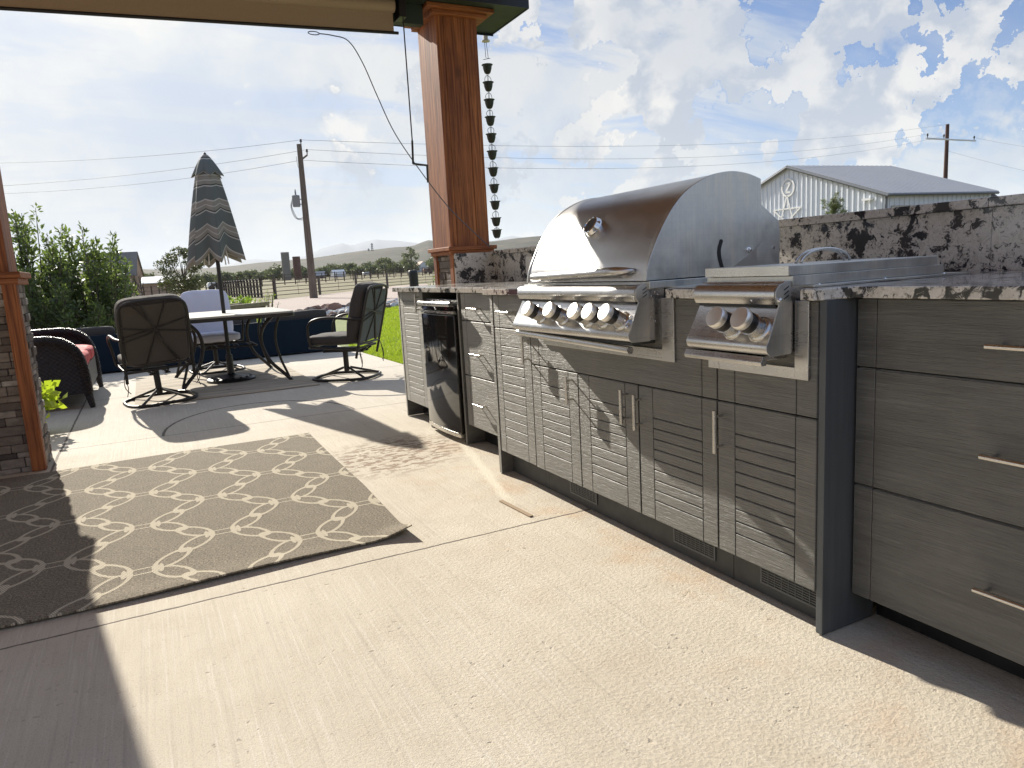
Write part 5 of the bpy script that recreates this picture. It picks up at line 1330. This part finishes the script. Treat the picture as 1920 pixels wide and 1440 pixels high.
# ------------------------------------------------------------------ far trees
FT = [(445, 330, 4.2, 9, 'round green bush left of the grey silo'), (518, 330, 7.5, 13, 'dense dark green tree touching the grey silo'), (492, 380, 5, 12, 'mid green tree left of the silos'), (428, 360, 4.5, 10, 'hazy green tree behind the umbrella pole'), (575, 350, 4.5, 8, 'green tree right of the red-brown silo'),
      (605, 380, 6, 12, 'green tree right of the utility pole'), (622, 420, 8, 15, 'wide green tree behind the grey-roofed shed'), (648, 420, 7.5, 13, 'olive tree behind the white-roofed building'), (672, 360, 5, 10, 'small yellow-green tree left of the camper trailer'),
      (700, 340, 5, 9, 'small pale tree right of the camper trailer'), (722, 330, 9, 13, 'broad dark olive tree near the middle of the far pasture'), (746, 360, 6, 11, 'low green tree right of the broad olive tree'), (690, 430, 8, 16, 'hazy tree behind the camper trailer'),
      (772, 290, 14, 10, 'tall open cottonwood tree left of the far farmhouse'), (818, 320, 9, 11, 'green tree just left of the cedar post'), (830, 350, 7, 12, 'dark low tree beside the cedar post base'), (806, 400, 7, 12, 'tree behind the far farmhouse'),
      (274, 150, 4.4, 5.0, 'round dark bush right of the grey-roofed house'), (418, 300, 5, 9, 'hazy bush at the left edge of the umbrella skirt'), (380, 320, 5, 12, 'hazy green bush right of the young tree'), (545, 420, 6, 14, 'hazy tree behind the silos'), (470, 420, 6, 14, 'hazy tree far behind the corral posts')]
FT += [(px_, 380+(k_*37)%80, 4.5+(k_*13)%4, 9+(k_*7)%6, 'hazy scrubby tree in the far belt, %s' % w_) for k_, (px_, w_) in enumerate(((400, 'behind the umbrella canopy'), (455, 'far left of the grey silo'), (505, 'just left of the grey silo'), (560, 'behind the red-brown silo'), (590, 'just right of the utility pole'), (612, 'left of the white-roofed building'), (636, 'right behind the white-roofed building'), (660, 'left of the camper trailer'), (678, 'directly behind the camper trailer'), (710, 'left of the broad olive tree'), (734, 'right of the broad olive tree'), (758, 'left of the tall cottonwood'), (785, 'right of the tall cottonwood'), (842, 'behind the stone base of the cedar post')))]
for (px, Y, h, w, lab) in FT:
    c = at(px, 505, Y); tree('far_tree', lab, c[0], Y, h*(.8), w*.8, M['leafF'], 1300, max(.35, Y*.0024), 'trees on the far plain', terr(0, Y), trunk=.03, blobs=26)
for px, Y, lab in ((253, 62, 'bare leafless tree left of the tan shed'), (263, 66, 'thin leafless tree beside the tan shed')):
    c = at(px, 530, Y); tree('bare_tree', lab, c[0], Y, 2.6, 1.4, M['leafF'], group='bare trees', trunk=.2, blobs=22, bare=True)
# far pylons
for px, py, h, lab in ((697, 456, 0, 'lattice mast on the ridge, taller and farther right'), (691, 466, 0, 'short twin mast on the ridge'), (626, 478, 0, 'tiny mast on the low end of the ridge')):
    Y = 1100; a_ = at(px, py, Y); b_ = at(px, py+22, Y); mb = MB()
    for s in (-1.5, 1.5): mb.tube([(a_[0]+s*1.6, Y, b_[2]-12), (a_[0]+s*.3, Y, a_[2])], .45, 4)
    for q in range(4): z = a_[2]-2-q*3; mb.tube([(a_[0]-2, Y, z), (a_[0]+2, Y, z)], .3, 4)
    tag(mb.build('ridge_mast', M['wire']), lab, 'mast', 'masts on the ridge')

# ------------------------------------------------------------------ hills and mountains
def ridge(name, prof, D, depth, back, m, rough, nrow, seed, zbase, foot):
    rr = np.random.default_rng(seed); px = np.array([p[0] for p in prof]); py = np.array([p[1] for p in prof])
    xs = np.arange(px[0], px[-1]+.1, 2.0 if D < 5000 else 5.0); ys_ = np.interp(xs, px, py); v = []; sd = rr.uniform(0, 6.28, 12)
    for j in range(nrow):
        t = j/(nrow-1)
        for i, (x, y) in enumerate(zip(xs, ys_)):
            P = at(x, y, D)
            if t <= .75:
                k = t/.75; Y = D-depth*(1-k); s = k*k*(3-2*k); X = P[0]*(Y/D)
                n_ = sum(math.sin(X*f_*rough+sd[q]+2*math.sin(Y*f_*rough*.7+sd[q+4]))/(q+1.5) for q, f_ in enumerate((.004, .011, .027, .06)))
                z = zbase+(P[2]-zbase)*(s+.10*n_*k*(1-k)*2)
            else:
                k = (t-.75)/.25; Y = D+back*k; X = P[0]*(Y/D); z = P[2]*(1-k*.6)
            v.append((X, Y, z))
    nx_ = len(xs); f_ = [(j*nx_+i, j*nx_+i+1, (j+1)*nx_+i+1, (j+1)*nx_+i) for j in range(nrow-1) for i in range(nx_-1)]
    mb = MB(); mb.add(v, f_); return tag(mb.build(name, m, smooth=True), kind='structure')
ridge('hills', [(-700, 560), (-300, 536), (0, 518), (150, 508), (240, 505), (300, 507), (380, 504), (440, 499), (480, 494), (520, 491), (575, 486), (600, 483), (640, 477), (680, 471.5), (700, 470), (740, 466), (765, 465), (778, 462), (790, 457.5), (803, 453.5), (815, 454.5), (830, 461), (860, 462), (900, 457), (950, 451.5), (985, 447), (1100, 440), (1300, 432), (1600, 422), (2400, 400)], 1300, 800, 700, M['hills'], 1.0, 30, 5, 5, 0)
ridge('mountains', [(-600, 540), (0, 512), (300, 503), (400, 499), (432, 494), (450, 488), (480, 486), (530, 490), (575, 480), (600, 468), (620, 462), (640, 457), (655, 460), (665, 460), (677, 455), (690, 452), (705, 449), (720, 451), (745, 452), (770, 455), (800, 458), (880, 456), (925, 453), (945, 446), (960, 443), (985, 447), (1050, 448), (1200, 442), (1800, 405), (2600, 360)], 17000, 6000, 3000, M['mtn'], .12, 14, 9, 20, 0)
mb = MB(); mb.box(-24000, 30000, -300, 21500, -6, 900)
hz = bpy.data.materials.new('haze'); hz.use_nodes = True; nt = hz.node_tree
for n_ in list(nt.nodes):
    if n_.type != 'OUTPUT_MATERIAL': nt.nodes.remove(n_)
pv = nt.nodes.new('ShaderNodeVolumePrincipled'); pv.inputs['Color'].default_value = (.90, .95, 1, 1); pv.inputs['Density'].default_value = HAZE; pv.inputs['Anisotropy'].default_value = .1
nt.links.new(pv.outputs[0], [n_ for n_ in nt.nodes if n_.type == 'OUTPUT_MATERIAL'][0].inputs['Volume'])
if HAZE > 0: tag(mb.build('haze', hz), 'thin pale summer haze over the plain', 'haze', kind='stuff')

# ------------------------------------------------------------------ sky, sun, camera
wd_ = bpy.data.worlds.new('World'); scene.world = wd_; wd_.use_nodes = True; nt = wd_.node_tree; nb = NB(nt)
bg = nt.nodes['Background']; sky = nb.n('ShaderNodeTexSky', sky_type='NISHITA'); sky.sun_disc = False; sky.sun_elevation = SUN_EL; sky.sun_rotation = SUN_AZ
sky.altitude = 1500; sky.air_density = 1.0; sky.dust_density = 1.2; sky.ozone_density = 1.5
g = nb.n('ShaderNodeTexCoord').outputs['Generated']
X, Y, Z = nb.xyz(g)
zz = nb.m('ADD', nb.m('MAXIMUM', Z, 0.0), .16)
pl = nb.comb(nb.m('DIVIDE', X, zz), nb.m('DIVIDE', Y, zz), 0.0)
def dirpx(px, py): d = CAMR @ np.array([px-960, py-720, FPX]); return tuple(d/np.linalg.norm(d))
gb = None
def blob(px, py, r_px, soft=.6):
    d = nb.vm('DOT_PRODUCT', gb, dirpx(px, py)); c0, c1 = math.cos(r_px/FPX*1.15), math.cos(r_px/FPX*(1-soft)); return nb.mapr(d, c0, c1, 0, 1, True)
gb = nb.vm('ADD', g, nb.vm('ADD', nb.vm('SCALE', nb.vm('SUBTRACT', nb.noise(g, 5, 3, .6, col=True), (.5, .5, .5)), scale=.17), nb.vm('SCALE', nb.vm('SUBTRACT', nb.noise(g, 17, 5, .65, col=True), (.5, .5, .5)), scale=.11)))
def add(*a):
    o = a[0]
    for q in a[1:]: o = nb.m('ADD', o, q)
    return o
warp = nb.vm('SCALE', nb.vm('SUBTRACT', nb.noise(g, 7, 3, .5, col=True), (.5, .5, .5)), scale=.06)
gw = nb.vm('ADD', g, warp)
sunv = (math.sin(SUN_AZ)*math.cos(SUN_EL), math.cos(SUN_AZ)*math.cos(SUN_EL), math.sin(SUN_EL))
def puff(v): return nb.noise(nb.mapping(v, (1, 1, 1.2)), 12, 8, .56)
p0_ = puff(gw); off = nb.vm('ADD', gw, tuple(np.array(sunv)*.030-np.array((0.012, 0, 0)))); p1_ = puff(off)
# cumulus bodies
mask = add(blob(1250, 140, 95), blob(1200, 240, 100), blob(1330, 90, 80), nb.m('MULTIPLY', blob(1110, 240, 95), .8), nb.m('MULTIPLY', blob(1130, 40, 170), .75), blob(1630, 120, 120), nb.m('MULTIPLY', blob(1700, 95, 65), .8), nb.m('MULTIPLY', blob(1580, 30, 110), .8), blob(1590, 230, 80), nb.m('MULTIPLY', blob(1500, 120, 60), .7), nb.m('MULTIPLY', blob(1410, 25, 70), .6), nb.m('MULTIPLY', blob(1880, 300, 110), .75), nb.m('MULTIPLY', blob(1745, 225, 75), .65), nb.m('MULTIPLY', blob(1625, 330, 60), .75), nb.m('MULTIPLY', blob(1380, 345, 90), .5), nb.m('MULTIPLY', blob(1000, 90, 150), .7), nb.m('MULTIPLY', blob(680, 380, 200), .35))
mask = nb.m('MINIMUM', mask, 1.0)
dens = nb.mapr(nb.m('ADD', p0_, nb.m('MULTIPLY', nb.m('SUBTRACT', mask, .52), .42)), .46, .60, 0, 1, True)
shade = nb.mapr(nb.m('SUBTRACT', p0_, p1_), -.06, .075, 0, 1)
low = nb.mapr(nb.noise(gw, 5.5, 4), .40, .60)
ccol = nb.mix(nb.m('MULTIPLY', shade, nb.m('SUBTRACT', 1.0, nb.m('MULTIPLY', low, .55))), (.60, .67, .79), (1.08, 1.06, 1.02))
grey = nb.m('MULTIPLY', nb.m('MINIMUM', add(blob(1040, 170, 150), nb.m('MULTIPLY', blob(960, 110, 160), .7), nb.m('MULTIPLY', blob(1150, 300, 90), .5)), 1.0), nb.mapr(nb.noise(gw, 5, 4), .25, .5))
# high streaky veil
st = nb.noise(nb.mapping(pl, (.9, 2.6, 1), rot=(0, 0, R(28))), 1.15, 6, .60, .5)
st2 = nb.noise(nb.mapping(pl, (.35, .5, 1), (3, 2, 0)), 1.0, 4, .55)
veil = nb.mapr(nb.m('ADD', nb.m('MULTIPLY', st, .75), nb.m('MULTIPLY', st2, .40)), .49, .66, 0, 1, True)
sd_ = nb.vm('DOT_PRODUCT', g, sunv)
glow = nb.mapr(sd_, .55, .985, 0, 1, True)
hor = nb.mapr(Z, .40, .02, 0, 1, True)
leftm = nb.mapr(nb.vm('DOT_PRODUCT', g, dirpx(1720, 60)), .93, .62, 0, 1, True)
clr = nb.m('MINIMUM', add(blob(1870, 90, 230), nb.m('MULTIPLY', blob(1450, 120, 110), .8), nb.m('MULTIPLY', blob(1290, 20, 80), .8), nb.m('MULTIPLY', blob(1900, -100, 300), .6)), 1.0)
veil = nb.m('MULTIPLY', nb.m('SUBTRACT', 1.0, nb.m('MULTIPLY', clr, .68)), nb.m('MINIMUM', add(nb.m('MULTIPLY', veil, .78), nb.m('MULTIPLY', hor, .52), nb.m('MULTIPLY', leftm, .0), nb.m('MULTIPLY', glow, .34)), 1.0))
skyc = nb.mix(1.0, sky.outputs[0], (SKYK*.58, SKYK*.90, SKYK*1.28), 'MULTIPLY')
skyc = nb.mix(nb.m('MULTIPLY', leftm, .93), skyc, (.50*CK, .60*CK, .82*CK))
skyc = nb.mix(nb.m('MULTIPLY', nb.mapr(Y, .35, -.25), .9), skyc, (.26*CK, .44*CK, .86*CK))
vc = nb.mix(nb.mapr(nb.noise(gw, 4.2, 6, .6), .40, .60), (.66*CK, .74*CK, .86*CK), (.99*CK, .98*CK, .93*CK))
col = nb.mix(nb.m('MULTIPLY', veil, .85), skyc, vc)
col = nb.mix(nb.m('MULTIPLY', grey, .75), col, (.60*CK, .68*CK, .81*CK))
ck = nb.mix(1.0, ccol, (CK, CK, CK), 'MULTIPLY')
col = nb.mix(nb.m('MULTIPLY', dens, .93), col, ck)
gl = nb.mix(1.0, nb.mix(nb.m('POWER', nb.mapr(sd_, .80, 1.0), 2.0), (0., 0., 0.), (.35*CK, .33*CK, .28*CK)), (1., 1., 1.), 'MULTIPLY')
col = nb.mix(1.0, col, gl, 'ADD')
nt.links.new(col, bg.inputs[0]); bg.inputs[1].default_value = .09
sl = bpy.data.lights.new('sun', 'SUN'); sl.energy = SUNE; sl.angle = R(.55); sl.color = (1, .93, .82)
so = bpy.data.objects.new('sun', sl); COL.objects.link(so); so.rotation_euler = Vector(sunv).to_track_quat('Z', 'Y').to_euler()
cam = bpy.data.cameras.new('camera'); cam.sensor_width = 36; cam.sensor_fit = 'HORIZONTAL'; cam.lens = FPX/1920*36; cam.clip_end = 60000; cam.clip_start = .05
co = bpy.data.objects.new('camera', cam); COL.objects.link(co)
Mx = Matrix.Identity(4); right = CAMR[:, 0]; upv = -CAMR[:, 1]; fwd = CAMR[:, 2]
for i in range(3): Mx[i][0] = right[i]; Mx[i][1] = upv[i]; Mx[i][2] = -fwd[i]; Mx[i][3] = CAMO[i]
co.matrix_world = Mx; scene.camera = co
scene.view_settings.view_transform = 'Standard'; scene.view_settings.look = 'None'; scene.view_settings.exposure = EXPO; scene.view_settings.gamma = 1
scene.cycles.max_bounces = 8; scene.cycles.volume_bounces = 1
